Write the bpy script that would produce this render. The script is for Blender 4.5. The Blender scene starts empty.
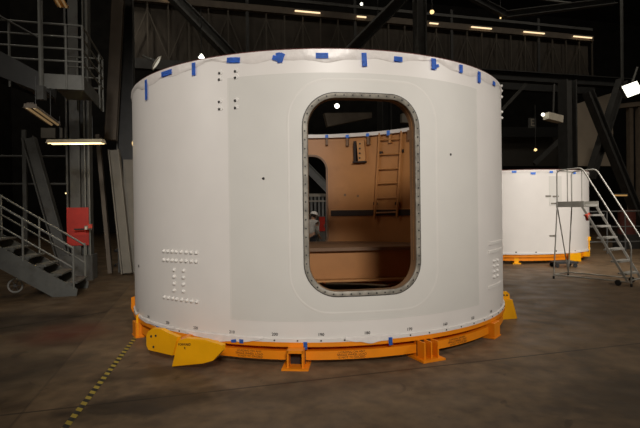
import bpy, bmesh, math, random
from mathutils import Vector, Matrix
random.seed(7)
SC = bpy.context.scene
COL = SC.collection
PI = math.pi
# ------------------------------------------------------------------ camera
FPX, DCAM, ZC = 478.1, 7.6455, 1.578
PITCH, YAW, ROLL = -0.0051, 0.0036, 0.0133
def _basis():
    Xr = Vector((math.cos(YAW), -math.sin(YAW), 0)); Yf = Vector((math.sin(YAW), math.cos(YAW), 0)); Z = Vector((0, 0, 1))
    F = math.cos(PITCH)*Yf + math.sin(PITCH)*Z
    U = math.cos(PITCH)*Z - math.sin(PITCH)*Yf
    Rt = math.cos(ROLL)*Xr - math.sin(ROLL)*U
    Up = math.sin(ROLL)*Xr + math.cos(ROLL)*U
    return F, Rt, Up
CF, CR, CU = _basis()
CAM = Vector((0, -DCAM, ZC))
cd = bpy.data.cameras.new('camera'); cam = bpy.data.objects.new('camera', cd); COL.objects.link(cam)
cd.sensor_width = 36; cd.lens = FPX*36/640; cd.clip_end = 300
M = Matrix.Identity(4)
for i in range(3):
    M[i][0] = CR[i]; M[i][1] = CU[i]; M[i][2] = -CF[i]; M[i][3] = CAM[i]
cam.matrix_world = M
SC.camera = cam
def P(px, py, d):                       # measured photograph point at a chosen distance
    return CAM + d*(CF + CR*((px-320)/FPX) - CU*((py-214)/FPX))
def G(px, py, z=0.0):                   # point on the ground
    r = CF + CR*((px-320)/FPX) - CU*((py-214)/FPX)
    return CAM + r*((z-ZC)/r.z)
def PZ(px, py, z): return G(px, py, z)
R = 2.75
def Cyl(px, py, r=R, far=False):        # (theta, z) on the big cylinder
    d = CF + CR*((px-320)/FPX) - CU*((py-214)/FPX)
    a = d.x**2+d.y**2; b = 2*(CAM.x*d.x+CAM.y*d.y); c = CAM.x**2+CAM.y**2-r*r
    q = math.sqrt(max(b*b-4*a*c, 0)); t = (-b+q)/(2*a) if far else (-b-q)/(2*a)
    p = CAM+d*t
    return math.atan2(p.x, -p.y), p.z
def W(th, z, r): return Vector((r*math.sin(th), -r*math.cos(th), z))

# ------------------------------------------------------------------ materials
MATS = {}
def mat(name, col, rough=0.6, metal=0.0, var=0.08, scale=6.0, bump=0.0, emit=None, estr=0.0, spec=0.5, stain=None):
    if name in MATS: return MATS[name]
    m = bpy.data.materials.new(name); m.use_nodes = True; nt = m.node_tree; N = nt.nodes; L = nt.links
    b = N['Principled BSDF']; b.inputs['Roughness'].default_value = rough; b.inputs['Metallic'].default_value = metal
    b.inputs['Specular IOR Level'].default_value = spec
    tc = N.new('ShaderNodeTexCoord'); no = N.new('ShaderNodeTexNoise'); no.inputs['Scale'].default_value = scale; no.inputs['Detail'].default_value = 5
    L.new(tc.outputs['Object'], no.inputs['Vector'])
    rp = N.new('ShaderNodeValToRGB'); rp.color_ramp.elements[0].position = .3; rp.color_ramp.elements[1].position = .7
    rp.color_ramp.elements[0].color = (*[c*(1-var) for c in col], 1); rp.color_ramp.elements[1].color = (*[min(1, c*(1+var)) for c in col], 1)
    L.new(no.outputs['Fac'], rp.inputs['Fac'])
    out = rp.outputs['Color']
    if stain:
        n2 = N.new('ShaderNodeTexNoise'); n2.inputs['Scale'].default_value = stain[1]; n2.inputs['Detail'].default_value = 8
        L.new(tc.outputs['Object'], n2.inputs['Vector'])
        r2 = N.new('ShaderNodeValToRGB'); r2.color_ramp.elements[0].position = .55; r2.color_ramp.elements[1].position = .75
        L.new(n2.outputs['Fac'], r2.inputs['Fac'])
        mx = N.new('ShaderNodeMix'); mx.data_type = 'RGBA'; mx.inputs[7].default_value = (*stain[0], 1)
        L.new(r2.outputs['Color'], mx.inputs[0]); L.new(out, mx.inputs[6]); out = mx.outputs[2]
    L.new(out, b.inputs['Base Color'])
    if bump:
        bp = N.new('ShaderNodeBump'); bp.inputs['Strength'].default_value = bump; bp.inputs['Distance'].default_value = .01
        L.new(no.outputs['Fac'], bp.inputs['Height']); L.new(bp.outputs['Normal'], b.inputs['Normal'])
    if emit:
        b.inputs['Emission Color'].default_value = (*emit, 1); b.inputs['Emission Strength'].default_value = estr
    MATS[name] = m
    return m
WHITE = mat('white_paint', (.71, .672, .63), .42, var=.02, scale=3)
PATCH = mat('grey_white_paint', (.61, .588, .543), .5, var=.02, scale=3)
WRAP = mat('plastic_wrap', (.70, .65, .61), .35, var=.06, scale=14, bump=.5)
BOLTW = mat('painted_bolt', (.72, .69, .645), .45, var=.02)
STEEL = mat('dull_steel', (.21, .19, .155), .5, .2, var=.35, scale=14)
EDGE = mat('panel_edge_paint', (.645, .615, .57), .5, var=.02)
GAP = mat('dark_gap', (.035, .032, .028), .6)
HOLE = mat('black_bolt', (.02, .018, .016), .5)
TAN = mat('tan_primer', (.43, .19, .056), .5, var=.06, scale=2.5, stain=((.37, .16, .047), 3))
TANL = mat('light_tan_primer', (.48, .23, .075), .5, var=.05)
DKBR = mat('dark_brown_and_shade', (.02, .01, .006), .7)  # dark brown fittings, also painted shade in the wall gap and feet
DECK = mat('brown_deck', (.19, .105, .052), .55, var=.12)
MAROON = mat('maroon_foam', (.10, .03, .025), .8)
BLUE = mat('blue_tape', (.05, .185, .68), .55, var=.12, scale=20)
YEL = mat('yellow_paint', (.95, .43, .002), .4, var=.06, scale=5)
ORG = mat('orange_yellow_paint', (.82, .245, .003), .42, var=.06, scale=5)
INK = mat('black_ink', (.03, .026, .022), .7)
INKB = mat('brown_stencil_and_shade', (.05, .018, .006), .7)
DSTEEL = mat('grey_painted_steel', (.105, .105, .098), .6, var=.15, scale=4, stain=((.07, .06, .05), 5))
DARK = mat('dark_painted_steel', (.055, .055, .053), .6, var=.2, scale=3)
BROWNB = mat('brown_grey_steel', (.15, .12, .09), .65, var=.15, scale=3)
BEIGE = mat('beige_grey_paint', (.22, .20, .165), .65, var=.1, scale=3)
STAIR = mat('stair_grey_paint', (.12, .122, .11), .55, var=.15, scale=5, stain=((.09, .085, .07), 6))
RAIL = mat('rail_grey_paint', (.19, .19, .17), .5, var=.12)
REDP = mat('red_paint', (.50, .022, .010), .5, var=.12)
REDB = mat('bright_red_paint', (.62, .06, .03), .5)
ALU = mat('aluminium_tube', (.40, .385, .345), .45, .3, var=.15)
RUBBER = mat('black_rubber', (.018, .018, .018), .7)
WALLM = mat('dark_wall_panel', (.035, .032, .028), .8, var=.3, scale=1.2)
BRWALL = mat('bronze_cladding', (.075, .062, .048), .75, var=.2, scale=1.2)
TUBE = mat('lit_tube', (.9, .8, .6), .4, emit=(1, .72, .34), estr=2.6)
TUBEW = mat('lit_far_tube', (.9, .8, .6), .4, emit=(1, .72, .42), estr=1.3)
LAMPW = mat('lit_white_lens', (.9, .9, .8), .4, emit=(1, .97, .80), estr=3.0)
LAMPO = mat('lit_warm_lens', (.9, .7, .4), .4, emit=(1, .66, .28), estr=1.6)
REFL = mat('cream_reflector', (.72, .62, .44), .4)
CREAM = mat('cream_enamel', (.72, .68, .58), .4)
def floor_mat():
    m = bpy.data.materials.new('stained_concrete'); m.use_nodes = True; nt = m.node_tree; N = nt.nodes; L = nt.links
    b = N['Principled BSDF']; b.inputs['Specular IOR Level'].default_value = .12
    geo = N.new('ShaderNodeNewGeometry')
    def noise(s, d=6, dist=0.):
        n = N.new('ShaderNodeTexNoise'); n.inputs['Scale'].default_value = s; n.inputs['Detail'].default_value = d; n.inputs['Distortion'].default_value = dist
        L.new(geo.outputs['Position'], n.inputs['Vector']); return n.outputs['Fac']
    def ramp(v, p0, c0, p1, c1):
        r = N.new('ShaderNodeValToRGB'); e = r.color_ramp.elements; e[0].position = p0; e[0].color = (*c0, 1); e[1].position = p1; e[1].color = (*c1, 1)
        L.new(v, r.inputs['Fac']); return r.outputs['Color']
    def mix(f, a, c, t='MIX'):
        x = N.new('ShaderNodeMix'); x.data_type = 'RGBA'; x.blend_type = t
        for sock, v in ((0, f), (6, a), (7, c)):
            if isinstance(v, (int, float)): x.inputs[sock].default_value = v
            elif isinstance(v, tuple): x.inputs[sock].default_value = (*v, 1)
            else: L.new(v, x.inputs[sock])
        return x.outputs[2]
    def dotd(nx, ny, c):
        v = N.new('ShaderNodeVectorMath'); v.operation = 'DOT_PRODUCT'; v.inputs[1].default_value = (nx, ny, 0); L.new(geo.outputs['Position'], v.inputs[0])
        s = N.new('ShaderNodeMath'); s.operation = 'SUBTRACT'; s.inputs[1].default_value = c; L.new(v.outputs['Value'], s.inputs[0]); return s.outputs[0]
    def math_(op, a, k):
        s = N.new('ShaderNodeMath'); s.operation = op
        L.new(a, s.inputs[0])
        if k is not None: s.inputs[1].default_value = k
        return s.outputs[0]
    base = ramp(noise(1.1, 8, .3), .3, (.103, .069, .040), .70, (.213, .145, .085))
    base = mix(.55, base, ramp(noise(6, 10), .35, (.076, .051, .031), .66, (.213, .145, .085)))
    sideA = dotd(.966, .257, -3.29)
    west = math_('LESS_THAN', sideA, 0.)
    base = mix(west, base, mix(.75, base, ramp(noise(2.0, 7, .6), .35, (.045, .030, .018), .64, (.150, .106, .064))))
    st = ramp(noise(.9, 9, .8), .58, (0, 0, 0), .70, (1, 1, 1))
    base = mix(math_('MULTIPLY', st, .5), base, (.040, .031, .023))
    sp = ramp(noise(2.6, 4, 1.2), .66, (0, 0, 0), .72, (1, 1, 1))
    base = mix(math_('MULTIPLY', sp, .45), base, (.028, .021, .016))
    for nx, ny, c, w, cc, f in ((.966, .257, -3.29, .012, (.03, .022, .017), .3), (-.269, .963, -3.04, .013, (.026, .020, .015), .7),
                        (-.269, .963, 6.0, .02, (.03, .022, .016), .8), (-.269, .963, 1.5, .012, (.05, .04, .03), .5), (.966, .257, 5.7, .012, (.05, .04, .03), .6)):
        d = math_('ABSOLUTE', dotd(nx, ny, c), None)
        base = mix(math_('MULTIPLY', math_('LESS_THAN', d, w), f), base, cc)
    ca, cb_ = G(0, 328.5), G(116, 310.5); cn = Vector((-(cb_-ca).y, (cb_-ca).x, 0)).normalized()
    d = math_('ABSOLUTE', dotd(cn.x, cn.y, cn.dot(ca)), None); lt = math_('LESS_THAN', d, .035); mw = N.new('ShaderNodeMath'); mw.operation = 'MULTIPLY'; L.new(lt, mw.inputs[0]); L.new(west, mw.inputs[1])
    base = mix(math_('MULTIPLY', mw.outputs[0], .8), base, (.015, .011, .008))
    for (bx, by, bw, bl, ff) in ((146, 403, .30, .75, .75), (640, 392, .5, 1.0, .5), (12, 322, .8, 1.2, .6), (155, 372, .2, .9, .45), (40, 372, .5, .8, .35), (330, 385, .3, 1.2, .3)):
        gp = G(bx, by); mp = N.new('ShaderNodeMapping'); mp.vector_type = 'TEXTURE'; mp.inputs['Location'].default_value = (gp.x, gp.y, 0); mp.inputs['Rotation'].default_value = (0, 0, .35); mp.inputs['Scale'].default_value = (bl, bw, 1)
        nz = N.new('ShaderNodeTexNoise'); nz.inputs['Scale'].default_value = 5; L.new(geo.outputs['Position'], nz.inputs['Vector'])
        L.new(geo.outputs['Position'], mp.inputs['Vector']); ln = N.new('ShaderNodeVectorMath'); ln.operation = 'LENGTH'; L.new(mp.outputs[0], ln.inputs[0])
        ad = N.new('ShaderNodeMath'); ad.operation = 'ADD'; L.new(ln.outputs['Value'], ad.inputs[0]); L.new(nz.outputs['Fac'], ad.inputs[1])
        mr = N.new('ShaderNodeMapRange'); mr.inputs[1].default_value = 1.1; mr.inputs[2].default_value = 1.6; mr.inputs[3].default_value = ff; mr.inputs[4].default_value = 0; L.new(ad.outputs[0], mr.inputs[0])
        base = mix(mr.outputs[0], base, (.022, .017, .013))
    # faint red paint overspray beside the slab joint
    rr = N.new('ShaderNodeVectorMath'); rr.operation = 'DISTANCE'; rr.inputs[1].default_value = tuple(G(66, 333)); L.new(geo.outputs['Position'], rr.inputs[0])
    rm = N.new('ShaderNodeMapRange'); rm.inputs[1].default_value = .15; rm.inputs[2].default_value = .75; rm.inputs[3].default_value = 1.3; rm.inputs[4].default_value = 0
    L.new(rr.outputs['Value'], rm.inputs[0])
    k = N.new('ShaderNodeMath'); k.operation = 'MULTIPLY'; L.new(rm.outputs[0], k.inputs[0]); L.new(noise(3), k.inputs[1])
    base = mix(k.outputs[0], base, (.13, .030, .020))
    L.new(base, b.inputs['Base Color'])
    L.new(ramp(noise(3, 6), .3, (.38,)*3, .7, (.6,)*3), b.inputs['Roughness'])
    bp = N.new('ShaderNodeBump'); bp.inputs['Strength'].default_value = .15; bp.inputs['Distance'].default_value = .01; L.new(noise(14), bp.inputs['Height']); L.new(bp.outputs['Normal'], b.inputs['Normal'])
    return m
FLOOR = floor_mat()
def tape_mat():
    m = bpy.data.materials.new('hazard_stripes'); m.use_nodes = True; nt = m.node_tree; N = nt.nodes; L = nt.links; b = N['Principled BSDF']
    tc = N.new('ShaderNodeTexCoord'); wv = N.new('ShaderNodeVectorMath'); wv.operation = 'DOT_PRODUCT'; wv.inputs[1].default_value = (.75, 1, 0)
    L.new(tc.outputs['Object'], wv.inputs[0])
    d = N.new('ShaderNodeMath'); d.operation = 'MULTIPLY'; d.inputs[1].default_value = 1/.125; L.new(wv.outputs['Value'], d.inputs[0])
    f = N.new('ShaderNodeMath'); f.operation = 'FRACT'; L.new(d.outputs[0], f.inputs[0])
    g = N.new('ShaderNodeMath'); g.operation = 'GREATER_THAN'; g.inputs[1].default_value = .5; L.new(f.outputs[0], g.inputs[0])
    x = N.new('ShaderNodeMix'); x.data_type = 'RGBA'; x.inputs[6].default_value = (.40, .30, .03, 1); x.inputs[7].default_value = (.018, .016, .014, 1)
    L.new(g.outputs[0], x.inputs[0]); L.new(x.outputs[2], b.inputs['Base Color']); b.inputs['Roughness'].default_value = .55
    return m
HAZ = tape_mat()

# ------------------------------------------------------------------ mesh helpers
def obj(name, bm, m, parent=None, smooth=False, angle=None):
    me = bpy.data.meshes.new(name)
    bmesh.ops.recalc_face_normals(bm, faces=bm.faces) if not getattr(bm, 'keep', False) and bm_keep is False else None
    bm.to_mesh(me); bm.free()
    o = bpy.data.objects.new(name, me); COL.objects.link(o); me.materials.append(m)
    if smooth:
        for p in me.polygons: p.use_smooth = True
        me.set_sharp_from_angle(angle=angle or math.radians(40))
    if parent: o.parent = parent
    return o
bm_keep = False
def thing(name, label, cat, loc=(0, 0, 0), group=None, rz=0):
    o = bpy.data.objects.new(name, None); COL.objects.link(o); o.location = loc; o.rotation_euler.z = rz
    o['label'] = label; o['category'] = cat; o.empty_display_size = .2
    if group: o['group'] = group
    return o
def tag(o, label, cat, group=None):
    o['label'] = label; o['category'] = cat
    if group: o['group'] = group
    return o
def struct(name, bm, m):
    o = obj(name, bm, m); o['kind'] = 'structure'; return o
def copy_tree(o, parent=None):
    c = o.copy(); COL.objects.link(c)
    if parent: c.parent = parent
    for ch in list(o.children): copy_tree(ch, c)
    return c
def add_box(bm, c, size, rot=None, bev=0):
    r = bmesh.ops.create_cube(bm, size=1)
    vs = r['verts']
    bmesh.ops.scale(bm, vec=size, verts=vs)
    if bev: 
        es = list({e for v in vs for e in v.link_edges})
        vs = list({v for f in bmesh.ops.bevel(bm, geom=es, offset=bev, segments=2, affect='EDGES', profile=.5)['faces'] for v in f.verts} | {v for v in vs if v.is_valid})
    if rot is not None: bmesh.ops.rotate(bm, cent=(0, 0, 0), matrix=rot, verts=vs)
    bmesh.ops.translate(bm, vec=Vector(c), verts=vs)
def box(c, size, rot=None, bev=0):
    bm = bmesh.new(); add_box(bm, c, size, rot, bev); return bm
def frame(p1, p2, side=None):
    z = (p2-p1).normalized(); s = Vector(side) if side else Vector((0, 0, 1))
    if abs(z.dot(s.normalized())) > .98: s = Vector((1, 0, 0))
    x = s.cross(z).normalized(); y = z.cross(x)
    return x, y, z                      # y lies along `side`
def add_tube(bm, pts, r, n=10, r2=None):
    pts = [Vector(p) for p in pts]; rings = []
    for i, p in enumerate(pts):
        d = (pts[min(i+1, len(pts)-1)]-pts[max(i-1, 0)]).normalized()
        s = Vector((0, 0, 1)) if abs(d.z) < .9 else Vector((1, 0, 0))
        x = s.cross(d).normalized(); y = d.cross(x)
        rr = r if r2 is None else r+(r2-r)*i/(len(pts)-1)
        rings.append([bm.verts.new(p+rr*(math.cos(2*PI*k/n)*x+math.sin(2*PI*k/n)*y)) for k in range(n)])
    for a, b in zip(rings, rings[1:]):
        for k in range(n): bm.faces.new((a[k], a[(k+1) % n], b[(k+1) % n], b[k]))
    bm.faces.new(rings[0][::-1]); bm.faces.new(rings[-1])
def tube(pts, r, n=10, r2=None):
    bm = bmesh.new(); add_tube(bm, pts, r, n, r2); return bm
def rounded(pts, rad, seg=5):           # fillet the inner corners of a polyline
    pts = [Vector(p) for p in pts]; out = [pts[0]]
    for a, b, c in zip(pts, pts[1:], pts[2:]):
        u = (a-b).normalized(); v = (c-b).normalized(); k = min(rad, (a-b).length*.45, (c-b).length*.45)
        s, e = b+u*k, b+v*k
        for i in range(seg+1):
            t = i/seg; out.append((1-t)**2*s+2*t*(1-t)*b+t*t*e)
    return out+[pts[-1]]
def add_prof(bm, p1, p2, prof, side=None):
    p1, p2 = Vector(p1), Vector(p2); x, y, z = frame(p1, p2, side)
    a = [bm.verts.new(p1+u*x+v*y) for u, v in prof]; b = [bm.verts.new(p2+u*x+v*y) for u, v in prof]
    n = len(prof)
    for k in range(n): bm.faces.new((a[k], a[(k+1) % n], b[(k+1) % n], b[k]))
    bm.faces.new(a[::-1]); bm.faces.new(b)
def hprof(w, h, t):                     # I section, w across x, h along y
    return [(-w/2, -h/2), (w/2, -h/2), (w/2, -h/2+t), (t/2, -h/2+t), (t/2, h/2-t), (w/2, h/2-t), (w/2, h/2), (-w/2, h/2), (-w/2, h/2-t), (-t/2, h/2-t), (-t/2, -h/2+t), (-w/2, -h/2+t)]
def rprof(w, h): return [(-w/2, -h/2), (w/2, -h/2), (w/2, h/2), (-w/2, h/2)]
def ibeam(p1, p2, w, h, t=.03, side=None):
    bm = bmesh.new(); add_prof(bm, p1, p2, hprof(w, h, t), side); return bm
def bar(p1, p2, w, h, side=None):
    bm = bmesh.new(); add_prof(bm, p1, p2, rprof(w, h), side); return bm
def add_lathe(bm, prof, c=(0, 0, 0), n=24, axis=None, cap=True):
    c = Vector(c); z = Vector(axis).normalized() if axis else Vector((0, 0, 1))
    s = Vector((1, 0, 0)) if abs(z.x) < .9 else Vector((0, 1, 0)); x = (s-z*s.dot(z)).normalized(); y = z.cross(x)
    rings = [[bm.verts.new(c+z*h+r*(math.cos(2*PI*k/n)*x+math.sin(2*PI*k/n)*y)) for k in range(n)] for r, h in prof]
    for a, b in zip(rings, rings[1:]):
        for k in range(n): bm.faces.new((a[k], a[(k+1) % n], b[(k+1) % n], b[k]))
    if cap: bm.faces.new(rings[0][::-1]); bm.faces.new(rings[-1])
def lathe(prof, c=(0, 0, 0), n=24, axis=None, cap=True):
    bm = bmesh.new(); add_lathe(bm, prof, c, n, axis, cap); return bm
def plate(pts, normal, t):              # polygon with real thickness (extruded along normal)
    bm = bmesh.new(); nrm = Vector(normal).normalized()*t
    a = [bm.verts.new(Vector(p)) for p in pts]; b = [bm.verts.new(Vector(p)+nrm) for p in pts]; n = len(a)
    for k in range(n): bm.faces.new((a[k], a[(k+1) % n], b[(k+1) % n], b[k]))
    bm.faces.new(a[::-1]); bm.faces.new(b)
    return bm
def textmesh(s, size, bold=.0):
    c = bpy.data.curves.new('t', 'FONT'); c.body = s; c.size = size; c.align_x = 'CENTER'; c.align_y = 'CENTER'; c.offset = bold; c.resolution_u = 2
    o = bpy.data.objects.new('t', c); COL.objects.link(o)
    dg = bpy.context.evaluated_depsgraph_get(); me = bpy.data.meshes.new_from_object(o.evaluated_get(dg))
    bpy.data.objects.remove(o); bpy.data.curves.remove(c)
    return me
def rel(o, parent):                     # world-built mesh under an Empty that is not at the origin
    o.parent = parent
    o.data.transform(Matrix.Translation(-Vector(parent.location)) if not parent.rotation_euler.z else parent_inv(parent))
    return o
def parent_inv(p): return (Matrix.Translation(p.location) @ p.rotation_euler.to_matrix().to_4x4()).inverted()
def part(name, bm, m, par, smooth=False): return rel(obj(name, bm, m, None, smooth), par)

# ------------------------------------------------------------------ setting
A = math.radians(14.3)                   # the building stands at a slight angle to the view
UX = Vector((math.cos(A), math.sin(A), 0)); VX = Vector((-math.sin(A), math.cos(A), 0))
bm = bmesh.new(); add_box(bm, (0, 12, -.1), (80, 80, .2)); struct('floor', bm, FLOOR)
BROT = Matrix.Rotation(A, 3, 'Z')
WB = Vector((4, 38, 0))                  # back wall
bm = bmesh.new(); add_box(bm, WB+Vector((0, 0, 11)), (74, .3, 22), BROT)
struct('wall_back', bm, WALLM)
bm = bmesh.new(); add_box(bm, Vector((-19, 9, 11)), (.3, 60, 22), BROT); struct('wall_left', bm, WALLM)
bm = bmesh.new(); add_box(bm, Vector((2, 12, 22.2)), (78, 76, .3)); struct('ceiling', bm, WALLM)

# hazard tape on the floor
a, b = G(135.5, 337.5), G(63.5, 430)
b = b+(b-a).normalized()*.6
o = obj('hazard_tape', box((0, 0, .002), (.052, (b-a).length, .003)), HAZ)
o.location = (a+b)/2; o.rotation_euler.z = math.atan2((b-a).y, (b-a).x)-PI/2
tag(o, 'yellow and black striped tape stuck to the concrete floor', 'floor tape')

# ------------------------------------------------------------------ big white segment
ZT, ZB = 3.234, .240
PH = 190.25
def smooth_cyl(o, inward=False):
    me = o.data
    for p in me.polygons: p.use_smooth = True
    s = -1 if inward else 1
    me.normals_split_custom_set_from_vertices([(s*Vector((v.co.x, v.co.y, 0)).normalized()) for v in me.vertices])
def rr_loop(hw, hh, rad, n=120):         # rounded rectangle as (s, z) offsets, even angles
    pts = []
    for (sx, sz, a0) in ((1, 1, 0), (-1, 1, PI/2), (-1, -1, PI), (1, -1, 1.5*PI)):
        for k in range(13):
            a = a0+k/12*PI/2
            pts.append((sx*(hw-rad)+rad*math.cos(a), sz*(hh-rad)+rad*math.sin(a)))
    out = []                             # subdivide straight sides
    for i, p in enumerate(pts):
        q = pts[(i+1) % len(pts)]; d = math.hypot(q[0]-p[0], q[1]-p[1]); k = max(1, int(d/.06))
        for j in range(k): out.append((p[0]+(q[0]-p[0])*j/k, p[1]+(q[1]-p[1])*j/k))
    return out
def skin(r, holes, z0, z1, inward=False):
    """cylinder wall of radius r with rounded openings; holes = (th, z, hw, hh, rad)"""
    bm = bmesh.new(); spans = []
    for (tc, zc, hw, hh, rad) in holes:
        mg = .25; a0, a1 = -(hw+mg), hw+mg
        loop = rr_loop(hw, hh, rad); outer = []
        b0, b1 = z0-zc, z1-zc
        for (s, z) in loop:
            t = min([(a1/s if s > 0 else a0/s) if abs(s) > 1e-9 else 1e9, (b1/z if z > 0 else b0/z) if abs(z) > 1e-9 else 1e9])
            outer.append([s*t, z*t])
        for cs, cz in ((a0, b0), (a1, b0), (a1, b1), (a0, b1)):
            i = min(range(len(outer)), key=lambda i: (outer[i][0]-cs)**2+(outer[i][1]-cz)**2); outer[i] = [cs, cz]
        K = 5; rows = []
        for k in range(K+1):
            f = k/K
            rows.append([bm.verts.new(W(tc+(l[0]*(1-f)+o[0]*f)/r, zc+l[1]*(1-f)+o[1]*f, r)) for l, o in zip(loop, outer)])
        n = len(loop)
        for p, q in zip(rows, rows[1:]):
            for i in range(n): bm.faces.new((p[i], p[(i+1) % n], q[(i+1) % n], q[i]))
        spans.append((tc+a0/r, tc+a1/r))
    spans.sort(); n = len(spans)
    for i in range(n):
        t0 = spans[i][1]; t1 = spans[(i+1) % n][0]
        if i == n-1: t1 += 2*PI
        ns = max(2, int((t1-t0)/math.radians(1.5)))
        g = [[bm.verts.new(W(t0+(t1-t0)*k/ns, z, r)) for z in (z0, (z0+z1)/2, z1)] for k in range(ns+1)]
        for a, b in zip(g, g[1:]):
            for j in range(2): bm.faces.new((a[j], b[j], b[j+1], a[j+1]))
    for f in bm.faces:
        c = f.calc_center_median(); f.normal_update()
        if f.normal.dot(Vector((c.x, c.y, 0)))*(-1 if inward else 1) < 0: f.normal_flip()
    return bm
def raw(name, bm, m, par=None):
    global bm_keep
    bm_keep = True; o = obj(name, bm, m, par); bm_keep = False; return o
def ring(r0, r1, z0, z1, t0=0, t1=2*PI, n=180):
    """solid annulus sector"""
    full = abs(t1-t0-2*PI) < 1e-6; bm = bmesh.new()
    cols = [[bm.verts.new(W(t0+(t1-t0)*k/n, z, r)) for (r, z) in ((r0, z0), (r1, z0), (r1, z1), (r0, z1))] for k in range(n if full else n+1)]
    m = len(cols)
    for k in range(m if full else m-1):
        a, b = cols[k], cols[(k+1) % m]
        for j in range(4): bm.faces.new((a[j], b[j], b[(j+1) % 4], a[(j+1) % 4]))
    if not full: bm.faces.new(cols[0][::-1]); bm.faces.new(cols[-1])
    return bm
def loop_strip(tc, zc, hw, hh, rad, prof):
    """sweep a profile of (outward offset, radius) around a rounded opening"""
    bm = bmesh.new(); base = rr_loop(hw, hh, rad); n = len(base); rows = []
    for (o, r) in prof:
        row = []
        for i in range(n):
            p, q = base[i-1], base[(i+1) % n]; tx, tz = q[0]-p[0], q[1]-p[1]; l = math.hypot(tx, tz)
            nx, nz = tz/l, -tx/l
            row.append(bm.verts.new(W(tc+(base[i][0]+o*nx)/R, zc+base[i][1]+o*nz, r)))
        rows.append(row)
    for p, q in zip(rows, rows[1:]):
        for i in range(n): bm.faces.new((p[i], p[(i+1) % n], q[(i+1) % n], q[i]))
    return bm
def patch(t0, t1, z0, z1, r, t=.004, n=40, lower=None, name=None):
    """thin curved plate lying on the cylinder"""
    bm = bmesh.new(); g = []
    for k in range(n+1):
        th = t0+(t1-t0)*k/n; zl = lower(th) if lower else z0
        g.append([bm.verts.new(W(th, z, rr)) for (z, rr) in ((zl, r), (zl, r+t), (z1, r+t), (z1, r))])
    for a, b in zip(g, g[1:]):
        for j in range(4): bm.faces.new((a[j], b[j], b[(j+1) % 4], a[(j+1) % 4]))
    bm.faces.new(g[0][::-1]); bm.faces.new(g[-1])
    return bm

seg = thing('rocket_segment', 'large white cylindrical segment with an open rounded doorway, filling the middle of the hall', 'rocket segment')
tl, _ = Cyl(303, 195); tr, _ = Cyl(420, 195); _, z1 = Cyl(361, 93.3); _, z0 = Cyl(361, 295.7)
DT, DZ, DHW, DHH = (tl+tr)/2, (z0+z1)/2, (tr-tl)/2*R-.054, (z1-z0)/2-.05
DRAD = .29
tf, _ = Cyl(326.5, 210, R-.03, True); _, zf = Cyl(312, 157, R-.03, True)
FT = (tf % (2*PI))+DHW/R
FZ = zf-DHH
near = (DT, DZ, DHW+.05, DHH+.05, DRAD+.05); farh = (FT, FZ, DHW+.05, DHH+.05, DRAD+.05)
o = raw('outer_skin', skin(R, [near, farh], ZB, ZT), WHITE, seg); smooth_cyl(o)
nin = (DT, DZ, DHW, DHH, DRAD); fin = (FT, FZ, DHW, DHH, DRAD)
o = raw('inner_wall', skin(R-.035, [nin, fin], ZB, ZT-.01, True), TAN, seg); smooth_cyl(o, True)
for (t, z, nm) in ((DT, DZ, 0), (FT, FZ, 1)):
    fr = obj('door_frame', loop_strip(t, z, DHW, DHH, DRAD, [(.050, R-.01), (.050, R+.003), (.046, R+.007), (.004, R+.007), (0, R+.004), (0, R-.012), (.03, R-.012)]), STEEL, seg, True)
    fr['label'] = 'bolted bare metal door frame'
    obj('frame_gap_ring', loop_strip(t, z, DHW, DHH, DRAD, [(.057, R-.01), (.057, R+.004), (.049, R+.004), (.049, R-.01)]), GAP, seg, True)  # thin dark ring along the gap outside the frame
    j = obj('door_jamb', loop_strip(t, z, DHW, DHH, DRAD, [(.0, R-.012), (0, R-.11), (.04, R-.11), (.04, R-.012)]), DECK, seg, True)  # dark brown puts the shade of the unlit jamb into its colour
    obj('inner_rim', loop_strip(t, z, DHW, DHH, DRAD, [(0, R-.05), (0, R-.06), (.035, R-.06), (.035, R-.03)]), TANL, seg, True)
    if nm == 0:
        base = rr_loop(DHW+.027, DHH+.027, DRAD+.027); acc = [0]
        for p, q in zip(base, base[1:]+base[:1]): acc.append(acc[-1]+math.hypot(q[0]-p[0], q[1]-p[1]))
        nb = 66; tm = None
        for k in range(nb):
            s = acc[-1]*k/nb; i = max(j for j in range(len(base)) if acc[j] <= s); q = base[(i+1) % len(base)]; f = (s-acc[i])/(acc[i+1]-acc[i])
            ss = base[i][0]+(q[0]-base[i][0])*f; zz = base[i][1]+(q[1]-base[i][1])*f
            if tm is None:
                tmo = obj('bolt', lathe([(.0085, 0), (.0085, .004), (.005, .005)], (0, 0, 0), 8, (0, -1, 0)), HOLE); tm = tmo
                bo = tmo
            else: bo = tm.copy(); COL.objects.link(bo)
            th = t+ss/R; bo.parent = fr; bo.location = W(th, z+zz, R+.009); bo.rotation_euler.z = th
# raised surround of the doorway
_, za = Cyl(361, 79.5); _, zb_ = Cyl(361, 312.5); ta, _ = Cyl(288.5, 195); tb, _ = Cyl(437, 195)
sw, sh = (tb-ta)/2*R, (za-zb_)/2
grown = [(0.0, 0)]
obj('door_surround', loop_strip((ta+tb)/2, (za+zb_)/2, sw, sh, .42, [(.012, R+.0012), (.004, R+.0026), (-.006, R+.0026), (-.016, R+.0016)]), EDGE, seg, True)
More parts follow.
